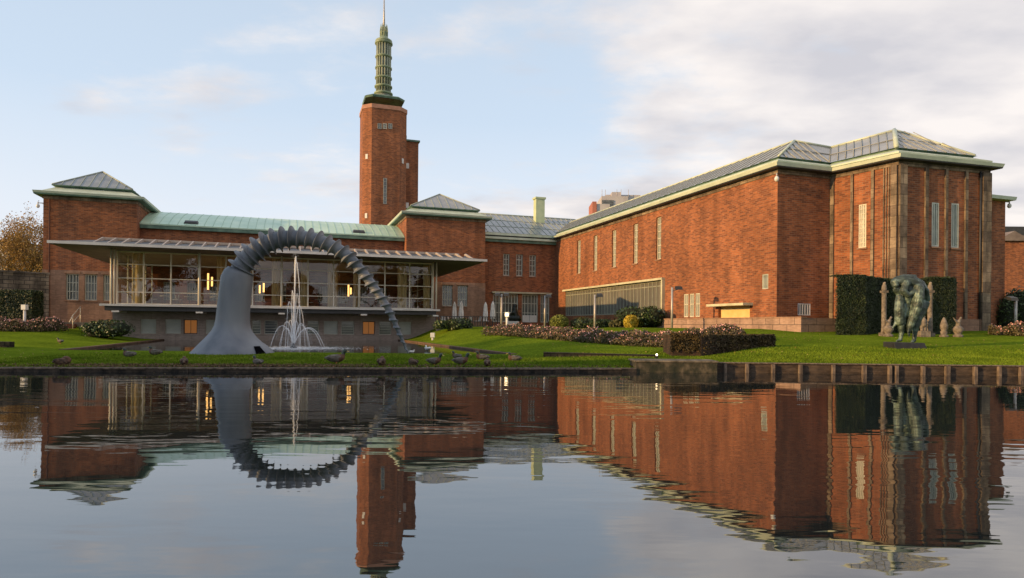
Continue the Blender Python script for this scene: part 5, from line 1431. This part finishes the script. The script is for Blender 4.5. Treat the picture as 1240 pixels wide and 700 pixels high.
# timber revetment of the right bank
t_ = thing('timber_revetment', 'timber plank bank with pale posts along the right shore of the lake', 'bank wall', (7.5, 23.3, 0))
yb = lambda x: bank_y(x)
m = MB(); 
for k, (z0, z1) in enumerate(((-.5, .05), (.055, .2), (.205, .33))):
    m.hexa([(7.43, yb(7.43) - .03 - .01 * k, z0), (60, yb(60) - .03 - .01 * k, z0), (60, yb(60) + .06, z0), (7.43, yb(7.43) + .06, z0)], [(7.43, yb(7.43) - .03 - .01 * k, z1), (60, yb(60) - .03 - .01 * k, z1), (60, yb(60) + .06, z1), (7.43, yb(7.43) + .06, z1)])
m.build('planks', M_WOOD, t_)
m = MB(); m.hexa([(7.45, yb(7.45) - .12, .333), (60, yb(60) - .12, .333), (60, yb(60) + .1, .333), (7.45, yb(7.45) + .1, .333)], [(7.45, yb(7.45) - .12, .365), (60, yb(60) - .12, .365), (60, yb(60) + .1, .365), (7.45, yb(7.45) + .1, .365)]); m.build('capping_board', M_WOODP, t_)
for x in (863, 883.5, 910, 941.5, 974.5, 1014, 1051, 1081.5, 1089.5, 1121, 1150, 1182.5, 1211, 1236.5, 1266):
    p = at(x, 448, 22.7); w_ = .055 + random.uniform(-.01, .015); m = MB(); yy = yb(p.x) - .05
    m.box(p.x - w_, p.x + w_, yy - .13, yy - .003, -.5, .325 + random.uniform(-.02, .0)); m.build('post', M_WOODP, t_, bevel=.008)

# ================================================================== LAMPS, PARASOLS, TERRACE FURNITURE
def lamp(label, x, ytop, d, heads, head_w=.5, group='garden lamp posts', zg=None):
    p = at(x, ytop, d); g = ground(p.x, p.y) if zg is None else zg
    t_ = thing('lamp_post', label, 'lamp post', (p.x, p.y, g), group)
    m = MB(); m.tube([(p.x, p.y, g - .1), (p.x, p.y, p.z)], .09, 10); m.build('post', M_POST, t_)
    for hx in heads:
        m = MB(); m.tube([(p.x, p.y, p.z - .25), (p.x + hx * .35, p.y - .05, p.z - .12)], .03, 6)
        m.hexa([(p.x + hx * .25 - .22, p.y - .35, p.z - .2), (p.x + hx * .25 + .3, p.y - .35, p.z - .2), (p.x + hx * .25 + .3, p.y + .15, p.z - .1), (p.x + hx * .25 - .22, p.y + .15, p.z - .1)],
               [(p.x + hx * .25 - .2, p.y - .3, p.z + .02), (p.x + hx * .25 + .25, p.y - .3, p.z + .02), (p.x + hx * .25 + .25, p.y + .12, p.z + .12), (p.x + hx * .25 - .2, p.y + .12, p.z + .12)])
        m.build('lamp_head', M_DARK, t_)
    return t_
lamp('twin headed lamp post standing behind the folded parasols', 607.5, 356, 58, (-1.6, 1.6))
lamp('lamp post nearest the museum back door', 660, 358, 60, (1.2,))
lamp('lamp post in front of the bushes and the long window band', 720.5, 357, 54, (1.4,))
lamp('tallest lamp post before the bare brick of the gallery wing', 814, 348, 50, (1.8,))
lamp('lamp post at the far right beside the dark bush', 1230, 361, 44, (-1.4,), zg=1.5)
# small square box lamps
def box_lamp(label, x, yt, d, lit):
    p = at(x, yt, d); g = ground(p.x, p.y); t_ = thing('bollard_lamp', label, 'garden lamp', (p.x, p.y, g), 'box headed bollard lamps')
    m = MB(); m.tube([(p.x, p.y, g - .1), (p.x, p.y, p.z - .35)], 0.09, 8); m.build('post', M_WHITE, t_)
    m = MB(); m.box(p.x - .17, p.x + .17, p.y - .15, p.y + .15, p.z - .38, p.z); m.build('lamp_box', M_WHITEPT, t_, bevel=.02)
    if lit: m = MB(); m.lathe((p.x - .02, p.y - .2, p.z - .2), [(.09, -.08), (.11, 0), (.09, .08)], 12); m.build('bulb', M_SPOT, t_)
    return t_
box_lamp('short bollard lamp with a glowing head left of the rose bed', 614, 378, 50, True)
box_lamp('short white bollard lamp rising from the left rose bed', 30, 369, 47, False)
box_lamp('short white box lamp on the grass at the right end of the cafe basement', 524, 403, 52, False)
sp = at(795, 433.5, 24.2); t_ = thing('ground_spotlight', 'small glowing spotlight standing on the landing coping', 'spotlight', (sp.x, sp.y, .46))
m = MB(); m.tube([(sp.x, sp.y, .44), (sp.x, sp.y, .56)], .05, 8); m.build('housing', M_DARK, t_)
m = MB(); m.ell((sp.x, sp.y - .04, .58), (.038, .038, .038), 10, 8); m.build('bulb', M_SPOT, t_)

def make_parasol():
    t_ = thing('parasol', 'x', 'parasol')
    m = MB(); m.tube([(0, 0, 0), (0, 0, 2.75)], .03, 8); m.build('pole', M_POST, t_)
    m = MB(); n = 14; vs_, fs = [], []
    prof = [(.07, .8), (.16, .86), (.19, 1.3), (.16, 1.75), (.14, 1.8), (.15, 1.85), (.12, 2.4), (.03, 2.7)]
    for r_, z in prof:
        for k in range(n): a = 2 * math.pi * k / n; rr = r_ * (1.18 if k % 2 else .8); vs_.append((rr * math.cos(a), rr * math.sin(a), z))
    for i in range(len(prof) - 1):
        for k in range(n): fs.append((i * n + k, i * n + (k + 1) % n, (i + 1) * n + (k + 1) % n, (i + 1) * n + k))
    m.add(vs_, fs); m.build('folded_canopy', M_FABRIC, t_)
    m = MB(); m.lathe((0, 0, 0), [(.3, 0), (.3, .06), (.05, .1)], 12); m.build('base', M_DARK, t_)
    return t_
TZ = 1.55
terr = MB(); tp = [at(528, 390, 58), at(606, 392, 60), at(612, 392, 76), at(545, 392, 70)]
terr.prism([p.xy for p in tp], .5, TZ); tag(struct(terr.build('cafe_terrace', M_PAVE)), 'small terrace right of the cafe with folded parasols')
pr0 = make_parasol()
for i, (x, y) in enumerate(((550.5, 365), (558.7, 364), (588, 365.5), (596.7, 364.5))):
    p = at(x, y, 61); sc_ = (p.z - TZ) / 2.75
    lb = 'folded white parasol on the cafe terrace, %s' % ('leftmost of the four', 'second from the left', 'third from the left', 'rightmost of the four')[i]
    if i == 0: pr0.location = (p.x, p.y, TZ); pr0.scale = (sc_ * 1.3, sc_ * 1.3, sc_); pr0['label'] = lb; pr0['group'] = 'folded white parasols'
    else: q = place(pr0, (p.x, p.y, TZ), i, lb, 'folded white parasols'); q.scale = (sc_ * 1.3, sc_ * 1.3, sc_)
# terrace railing and chairs
rl = thing('terrace_railing', 'dark railing along the front of the small parasol terrace', 'railing', (tp[0].x, tp[0].y, TZ))
F = seg((tp[0].x, tp[0].y, 0), (tp[1].x, tp[1].y, 0)); L = (tp[1] - tp[0]).length
m = MB(); 
for i in range(26): m.fbox(F, L * i / 25 - .03, L * i / 25 + .03, -.14, -.08, TZ, TZ + .85)
m.fbox(F, 0, L, -.15, -.07, TZ + .853, TZ + .92); m.fbox(F, 0, L, -.13, -.09, TZ + .4, TZ + .44); m.build('bars', M_DARK, rl)
for i in range(7):
    x = 536 + i * 10.5; p = at(x, 390, 61.5 + (i % 2)); j = i % 2
    place(ch0, (p.x, p.y, TZ), 1.3 * i, 'white chair on the parasol terrace behind its dark railing', 'chairs on the parasol terrace', 1.15)
# dark sculpture by the door
p = at(622, 386, 72); gz = 1.6
t_ = thing('garden_sculpture', 'small dark rounded bronze on a pale plinth before the museum back windows', 'sculpture', (p.x, p.y, gz))
m = MB(); m.box(p.x - .6, p.x + .6, p.y - .5, p.y + .5, gz - .1, gz + .55); m.build('plinth', M_WHITE, t_, bevel=.03)
m = MB(); 
for a, b, r0_, r1_ in (((-.5, 0, .9), (.5, 0, .85), .35, .4), ((.3, 0, 1.0), (.1, 0, 1.9), .35, .3), ((.1, 0, 1.9), (.15, 0, 2.25), .2, .25), ((-.4, 0, .9), (-.1, -.2, 1.5), .2, .18)): m.caps(Vector((p.x, p.y, gz)) + Vector(a), Vector((p.x, p.y, gz)) + Vector(b), r0_, r1_)
o = m.build('figure', M_BRONZEDK, t_); remesh(o, .06)

# stone ornaments in front of the hedge niche
def column_orn(x, label):
    p = at(x, 396, 38.3); g = ground(p.x, p.y); t_ = thing('stone_column', label, 'column', (p.x, p.y, g), 'stone columns flanking the hedge niche')
    zt = at(x, 352, 38.3).z
    m = MB(); m.box(p.x - .2, p.x + .2, p.y - .2, p.y + .2, g - .1, g + .2); m.lathe((p.x, p.y, 0), [(.17, g + .2), (.14, g + .35), (.13, zt - .2), (.15, zt - .12)], 14); m.box(p.x - .165, p.x + .165, p.y - .165, p.y + .165, zt - .12, zt); m.build('shaft', M_GARDST, t_)
    m = MB()
    for a, b, r0_, r1_ in (((0, 0, .08), (0, 0, .25), .15, .13), ((0, 0, .25), (0, -.02, .38), .12, .09), ((0, -.02, .43), (0, -.05, .45), .09, .075), ((-.06, -.08, .05), (-.05, -.05, .3), .04, .03), ((.06, -.08, .05), (.05, -.05, .3), .04, .03)):
        m.caps(Vector((p.x, p.y, zt)) + Vector(a), Vector((p.x, p.y, zt)) + Vector(b), r0_, r1_)
    o = m.build('finial_figure', M_GARDST, t_); remesh(o, .02)
column_orn(1070.3, 'slender stone column topped by a small figure, left of the bronze figure')
column_orn(1126, 'slender stone column topped by a small figure, right of the bronze figure')
def orn(x, h, kind, label, cat, d=37.9):
    p = at(x, 398, d); g = ground(p.x, p.y); t_ = thing({'bird': 'stone_bird', 'child': 'stone_child', 'finial': 'stone_finial'}[kind], label, cat, (p.x, p.y, g))
    b = Vector((p.x, p.y, g))
    if kind == 'bird':
        m = MB(); m.lathe(b, [(.27, -.05), (.27, .1), (.16, .16), (.2, .24), (.29, .38), (.29, .5), (.2, .6), (.14, .64)], 18); m.build('urn', M_GARDST, t_)
        m = MB()
        for a, c_, r0_, r1_ in (((0, 0, .66), (.05, 0, .9), .13, .11), ((.05, 0, .9), (.16, 0, 1.12), .07, .06), ((.16, 0, 1.14), (.25, 0, 1.12), .055, .02), ((-.05, 0, .85), (-.28, .02, 1.14), .07, .02), ((.08, .08, .85), (.3, .1, .95), .06, .02), ((-.02, -.06, .8), (-.3, -.1, 1.0), .06, .02)): m.caps(b + Vector(a), b + Vector(c_), r0_, r1_)
        o = m.build('bird', M_GARDST, t_); remesh(o, .025)
    elif kind == 'child':
        m = MB(); m.box(b.x - .3, b.x + .3, b.y - .25, b.y + .25, g - .05, g + .35); m.build('pedestal', M_GARDST, t_, bevel=.02)
        m = MB()
        for a, c_, r0_, r1_ in (((-.08, 0, .4), (-.1, 0, .7), .09, .11), ((.1, 0, .4), (.1, 0, .7), .09, .11), ((0, 0, .7), (0, 0, .98), .17, .15), ((0, 0, 1.0), (0, 0, 1.06), .06, .06), ((0, -.02, 1.17), (0, -.02, 1.2), .1, .09), ((-.16, 0, .95), (-.24, -.08, .7), .06, .045), ((.16, 0, .95), (.2, -.1, .75), .06, .045)): m.caps(b + Vector(a), b + Vector(c_), r0_, r1_)
        o = m.build('figure', M_GARDST, t_); remesh(o, .025)
    else:
        m = MB(); m.lathe(b, [(.25, -.05), (.25, .08), (.15, .14), (.2, .3), (.13, .38), (.2, .5), (.2, .72), (.13, .95), (.07, 1.08), (.02, 1.16)], 16); m.build('finial', M_GARDST, t_)
orn(1075.5, 1, 'bird', 'stone urn with a spread winged bird, left of the bronze figure legs', 'garden ornament')
orn(1118, 1, 'child', 'small pale stone child figure just right of the bronze figure', 'garden ornament')
orn(1143, 1, 'finial', 'small pointed stone finial before the right hedge block', 'garden ornament')
orn(1160, 1, 'bird', 'stone urn with a spread winged bird, rightmost ornament by the hedge', 'garden ornament')

# ================================================================== DUCKS
M_DGREY = mat('grey_feather', (0.04, 0.034, 0.028), (0.17, 0.15, 0.13), 14, rough=.8, stretch=(1, 1, 3))
M_DHEAD = mat('dark_green_feather', (0.008, 0.016, 0.012), (0.015, 0.035, 0.022), 8, rough=.4)
M_DBROWN = mat('brown_feather', (0.025, 0.015, 0.01), (0.12, 0.07, 0.042), 16, rough=.8)
M_DBREAST = mat('chestnut_feather', (0.07, 0.032, 0.02), (0.12, 0.06, 0.035), 10, rough=.8)
M_DBILL = mat('yellow_bill', (0.4, 0.3, 0.06), (0.5, 0.38, 0.1), 8, rough=.5)
M_DLEG = mat('orange_leg', (0.5, 0.16, 0.04), (0.6, 0.2, 0.05), 8, rough=.6)
M_DWHITE = mat('white_feather', (0.6, 0.6, 0.58), (0.75, 0.75, 0.72), 8, rough=.8)
def make_duck(kind):
    t_ = thing('duck' if kind != 'gull' else 'gull', 'x', 'duck' if kind != 'gull' else 'gull')
    S = Vector((0, 0, 0))
    if kind == 'stand':   path = [(-.27, .17, .012), (-.22, .165, .035), (-.15, .155, .07), (-.05, .15, .095), (.05, .155, .1), (.12, .18, .085), (.155, .225, .055), (.17, .27, .042), (.185, .305, .045), (.2, .33, .047), (.225, .335, .04), (.25, .33, .02)]
    elif kind == 'rest':  path = [(-.27, .1, .012), (-.2, .1, .04), (-.1, .095, .08), (0, .1, .1), (.09, .11, .1), (.14, .14, .08), (.155, .19, .05), (.16, .225, .042), (.17, .25, .046), (.19, .265, .045), (.215, .265, .036), (.235, .26, .02)]
    elif kind == 'sleep': path = [(-.26, .11, .012), (-.18, .11, .05), (-.08, .11, .09), (.03, .12, .108), (.11, .13, .09), (.15, .16, .06), (.13, .2, .05), (.08, .222, .048), (.04, .22, .042), (0.0, .215, .028)]
    else:                 path = [(-.2, .14, .01), (-.14, .12, .03), (-.05, .1, .06), (.05, .1, .065), (.1, .13, .045), (.12, .18, .03), (.13, .22, .034), (.15, .23, .03), (.165, .228, .015)]
    m = MB(); pts = [Vector((x, 0, z)) for x, z, r_ in path]; rad = [r_ for _, _, r_ in path]
    n = 12; vs_, fs, mi = [], [], []
    # resample smoothly
    Q = []
    for i in range(len(pts) - 1):
        for k in range(4):
            def cr(a, b, c_, d_, t): return .5 * (2 * b + (c_ - a) * t + (2 * a - 5 * b + 4 * c_ - d_) * t * t + (3 * b - a - 3 * c_ + d_) * t ** 3)
            ii = [max(i - 1, 0), i, i + 1, min(i + 2, len(pts) - 1)]; t = k / 4
            Q.append((cr(*[pts[j] for j in ii], t), cr(*[rad[j] for j in ii], t)))
    Q.append((pts[-1], rad[-1]))
    m.tube([q[0] for q in Q], [max(q[1], .004) for q in Q], n, flat=1.0)
    nseg = len(Q) - 1
    for s_ in range(nseg):
        f_ = s_ / nseg
        if kind == 'gull': c_ = 2
        elif kind in ('stand', 'rest'): c_ = 0 if f_ < .36 else (1 if f_ < .58 else 2)
        else: c_ = 0 if f_ < .5 else 1
        for k in range(n): m.m[s_ * n + k] = c_
    mats = {'stand': [M_DGREY, M_DBREAST, M_DHEAD], 'rest': [M_DGREY, M_DBREAST, M_DHEAD], 'sleep': [M_DBROWN, M_DBREAST, M_DHEAD], 'gull': [M_DWHITE] * 3}[kind]
    m.build('body', mats, t_)
    zb = pts[3].z
    for sgn in (-1, 1):
        w = MB(); w.ell((-.05, sgn * .075, zb + .03), (.17, .03, .06), 12, 8); w.build('wing', mats[0], t_)
    if kind in ('stand', 'rest', 'gull'):
        h_ = pts[-1]; b = MB(); b.hexa([h_ + Vector(v) for v in ((-.01, -.018, -.015), (.055, -.014, -.025), (.055, .014, -.025), (-.01, .018, -.015))], [h_ + Vector(v) for v in ((-.01, -.014, .01), (.05, -.012, -.014), (.05, .012, -.014), (-.01, .014, .01))]); b.build('bill', M_DBILL, t_)
    if kind in ('stand', 'sleep'):
        for sgn in (-1, 1):
            l = MB(); l.tube([(.0, sgn * .04, .08), (.01, sgn * .04, .0)], .008, 5); l.hexa([(-.01, sgn * .04 - .02, 0), (.06, sgn * .04 - .03, 0), (.06, sgn * .04 + .03, 0), (-.01, sgn * .04 + .02, 0)], [(-.01, sgn * .04 - .01, .012), (.06, sgn * .04 - .02, .006), (.06, sgn * .04 + .02, .006), (-.01, sgn * .04 + .01, .012)]); l.build('leg', M_DLEG, t_)
    return t_
proto = {k: make_duck(k) for k in ('stand', 'rest', 'sleep', 'gull')}
used = set()
def duck(kind, x, y, rz, label, sc_=1.0, d=None, z=None):
    if d is None:
        # find depth where the ground falls on this pixel
        best = None
        for dd in np.arange(20.5, 48, .05):
            p = at(x, y, dd)
            if p.y < bank_y(p.x) + .1: continue
            g = ground(p.x, p.y); e = abs(p.z - g)
            if best is None or e < best[0]: best = (e, p, g)
        p, g = best[1], best[2]
    else: p = at(x, y, d); g = z
    sc_ *= 1.2
    grp = 'gulls on the pool' if kind == 'gull' else 'ducks on the lake bank'
    o = proto[kind]
    if kind in used: o = place(o, (p.x, p.y, g), rz, label, grp, sc_)
    else:
        used.add(kind); o.location = (p.x, p.y, g); o.rotation_euler.z = rz; o['label'] = label; o['group'] = grp; o.scale = (sc_,) * 3
PI = math.pi
duck('stand', 73, 416, 2.9, 'small dark duck alone on the left lawn', .75)
duck('sleep', 76, 443, .3, 'brown duck feeding at the kerb, leftmost on the bank')
duck('rest', 156.5, 432.5, PI - .15, 'grey mallard left of the pair before the pool')
duck('rest', 188, 430, PI - .1, 'grey mallard right of the pair before the pool', 1.05)
duck('sleep', 223, 443, PI / 2 + .4, 'dark hunched duck left of the sculpture base')
duck('rest', 312, 442, PI - .6, 'dark duck just below the right foot of the sculpture base', .9)
duck('stand', 407, 441.5, .3, 'upright pale brown duck below the fountain', 1.25)
duck('sleep', 462, 443.5, PI / 2, 'dark round duck left of the sculpture tip', 1.1)
duck('sleep', 500, 443, PI / 2 + .8, 'reddish brown duck right under the sculpture tip', .9)
duck('stand', 526, 443, -.2, 'mallard facing right with bowed head, first right of the sculpture tip')
duck('stand', 558, 443, .05, 'mallard with pale wing edge, second right of the sculpture tip', 1.05)
duck('rest', 553, 434, 2.6, 'brown duck sitting behind the standing mallards', .85)
duck('rest', 584, 436, PI - .1, 'grey mallard sitting on the grass right of the brown one')
duck('sleep', 590, 444, PI / 2, 'dark brown duck at the kerb below the sitting mallard', .95)
duck('rest', 623, 437.5, PI - .05, 'grey mallard sitting alone, rightmost on the bank')
duck('gull', 517.5, 427, PI / 2 + .6, 'white gull swimming right of the sculpture tip', 1.1, 36, .16)
duck('gull', 499, 428.5, .2, 'small white gull next to the sculpture tip', .65, 33, .16)

# ================================================================== FAR BUILDINGS
def wall_block(t_, x0, x1, y0, y1, d, dep, zb, mt, name='wall'):
    p, q = at(x0, y1, d), at(x1, y1, d); m = MB(); m.box(p.x, q.x, d, d + dep, zb, at((x0 + x1) / 2, y0, d).z); return m.build(name, mt, t_)
t_ = thing('office_block', 'pale flat roofed high building far behind the gallery roof', 'building', (at(745, 300, 210).x, 210, 1))
MP = mat('pale_concrete', (0.38, 0.36, 0.37), (0.46, 0.44, 0.45), .3, rough=.8); MR = mat('far_red_cladding', (0.35, 0.12, 0.08), (0.4, 0.15, 0.1), .3, rough=.8)
wall_block(t_, 717, 722, 244, 300, 208, 10, 1, MR, 'brick_stair')
wall_block(t_, 722.2, 738, 247, 300, 208.5, 12, 1, MP); wall_block(t_, 728, 760, 237.5, 300, 214, 14, 1, MP); wall_block(t_, 733, 775, 236, 300, 218, 14, 1, MP); wall_block(t_, 741, 752, 232.5, 240, 216, 6, 20, MP, 'roof_plant')
m = MB()
for k in range(3):
    p = at(730, 243.5 + k * 3, 213.9)
    m.box(at(729, 240, 213.9).x, at(743, 240, 213.9).x, 213.7, 213.95, p.z - .35, p.z + .3)
m.build('window_strip', M_PANE, t_)
m = MB()
for x in (729, 733, 747, 752, 761): p = at(x, 236, 216); m.tube([(p.x, 216, p.z - 1), (p.x, 216, p.z + 1.8)], .08, 5)
m.build('aerial', M_POST, t_)
t_ = thing('white_house', 'pale rendered building at the far left edge behind the old wall', 'building', (at(-20, 300, 110).x, 110, 1)); wall_block(t_, -60, 8.5, 291, 380, 110, 14, 1, M_WHITE); wall_block(t_, -62, 9.3, 289.5, 291, 109.7, 15, 15, M_DARK, 'roof_edge')
t_ = thing('brick_house', 'low red brick house with tiled gables at the far right edge', 'house', (at(1240, 300, 90).x, 90, 1))
p0, p1 = at(1205, 330, 90), at(1330, 330, 90); zt = at(1230, 292, 90).z; zr = at(1230, 280, 90).z
m = MB(); m.box(p0.x, p1.x, 90, 100, 1, zt); m.build('wall', M_BRICK, t_)
MT = mat('grey_roof_tile', (0.14, 0.11, 0.1), (0.22, 0.18, 0.16), 1, rough=.9)
m = MB()
w_ = (p1.x - p0.x) / 3
for k in range(3):
    x = p0.x + k * w_; a, b, c = Vector((x, 89.6, zt)), Vector((x + w_, 89.6, zt)), Vector((x + w_ / 2, 89.6, zr)); e = Vector((0, 11, 0))
    m.quad(a, b, c); m.quad(b, b + e, c + e, c); m.quad(a + e, a, c, c + e)
m.build('roof', MT, t_)
t_ = thing('flat_roofed_block', 'pale flat block far behind the brick house on the right', 'building', (at(1235, 300, 160).x, 160, 1)); wall_block(t_, 1205, 1300, 276, 380, 160, 14, 1, M_WHITE); wall_block(t_, 1203, 1300, 274.5, 276, 159.5, 15, 25, M_DARK, 'roof_edge')
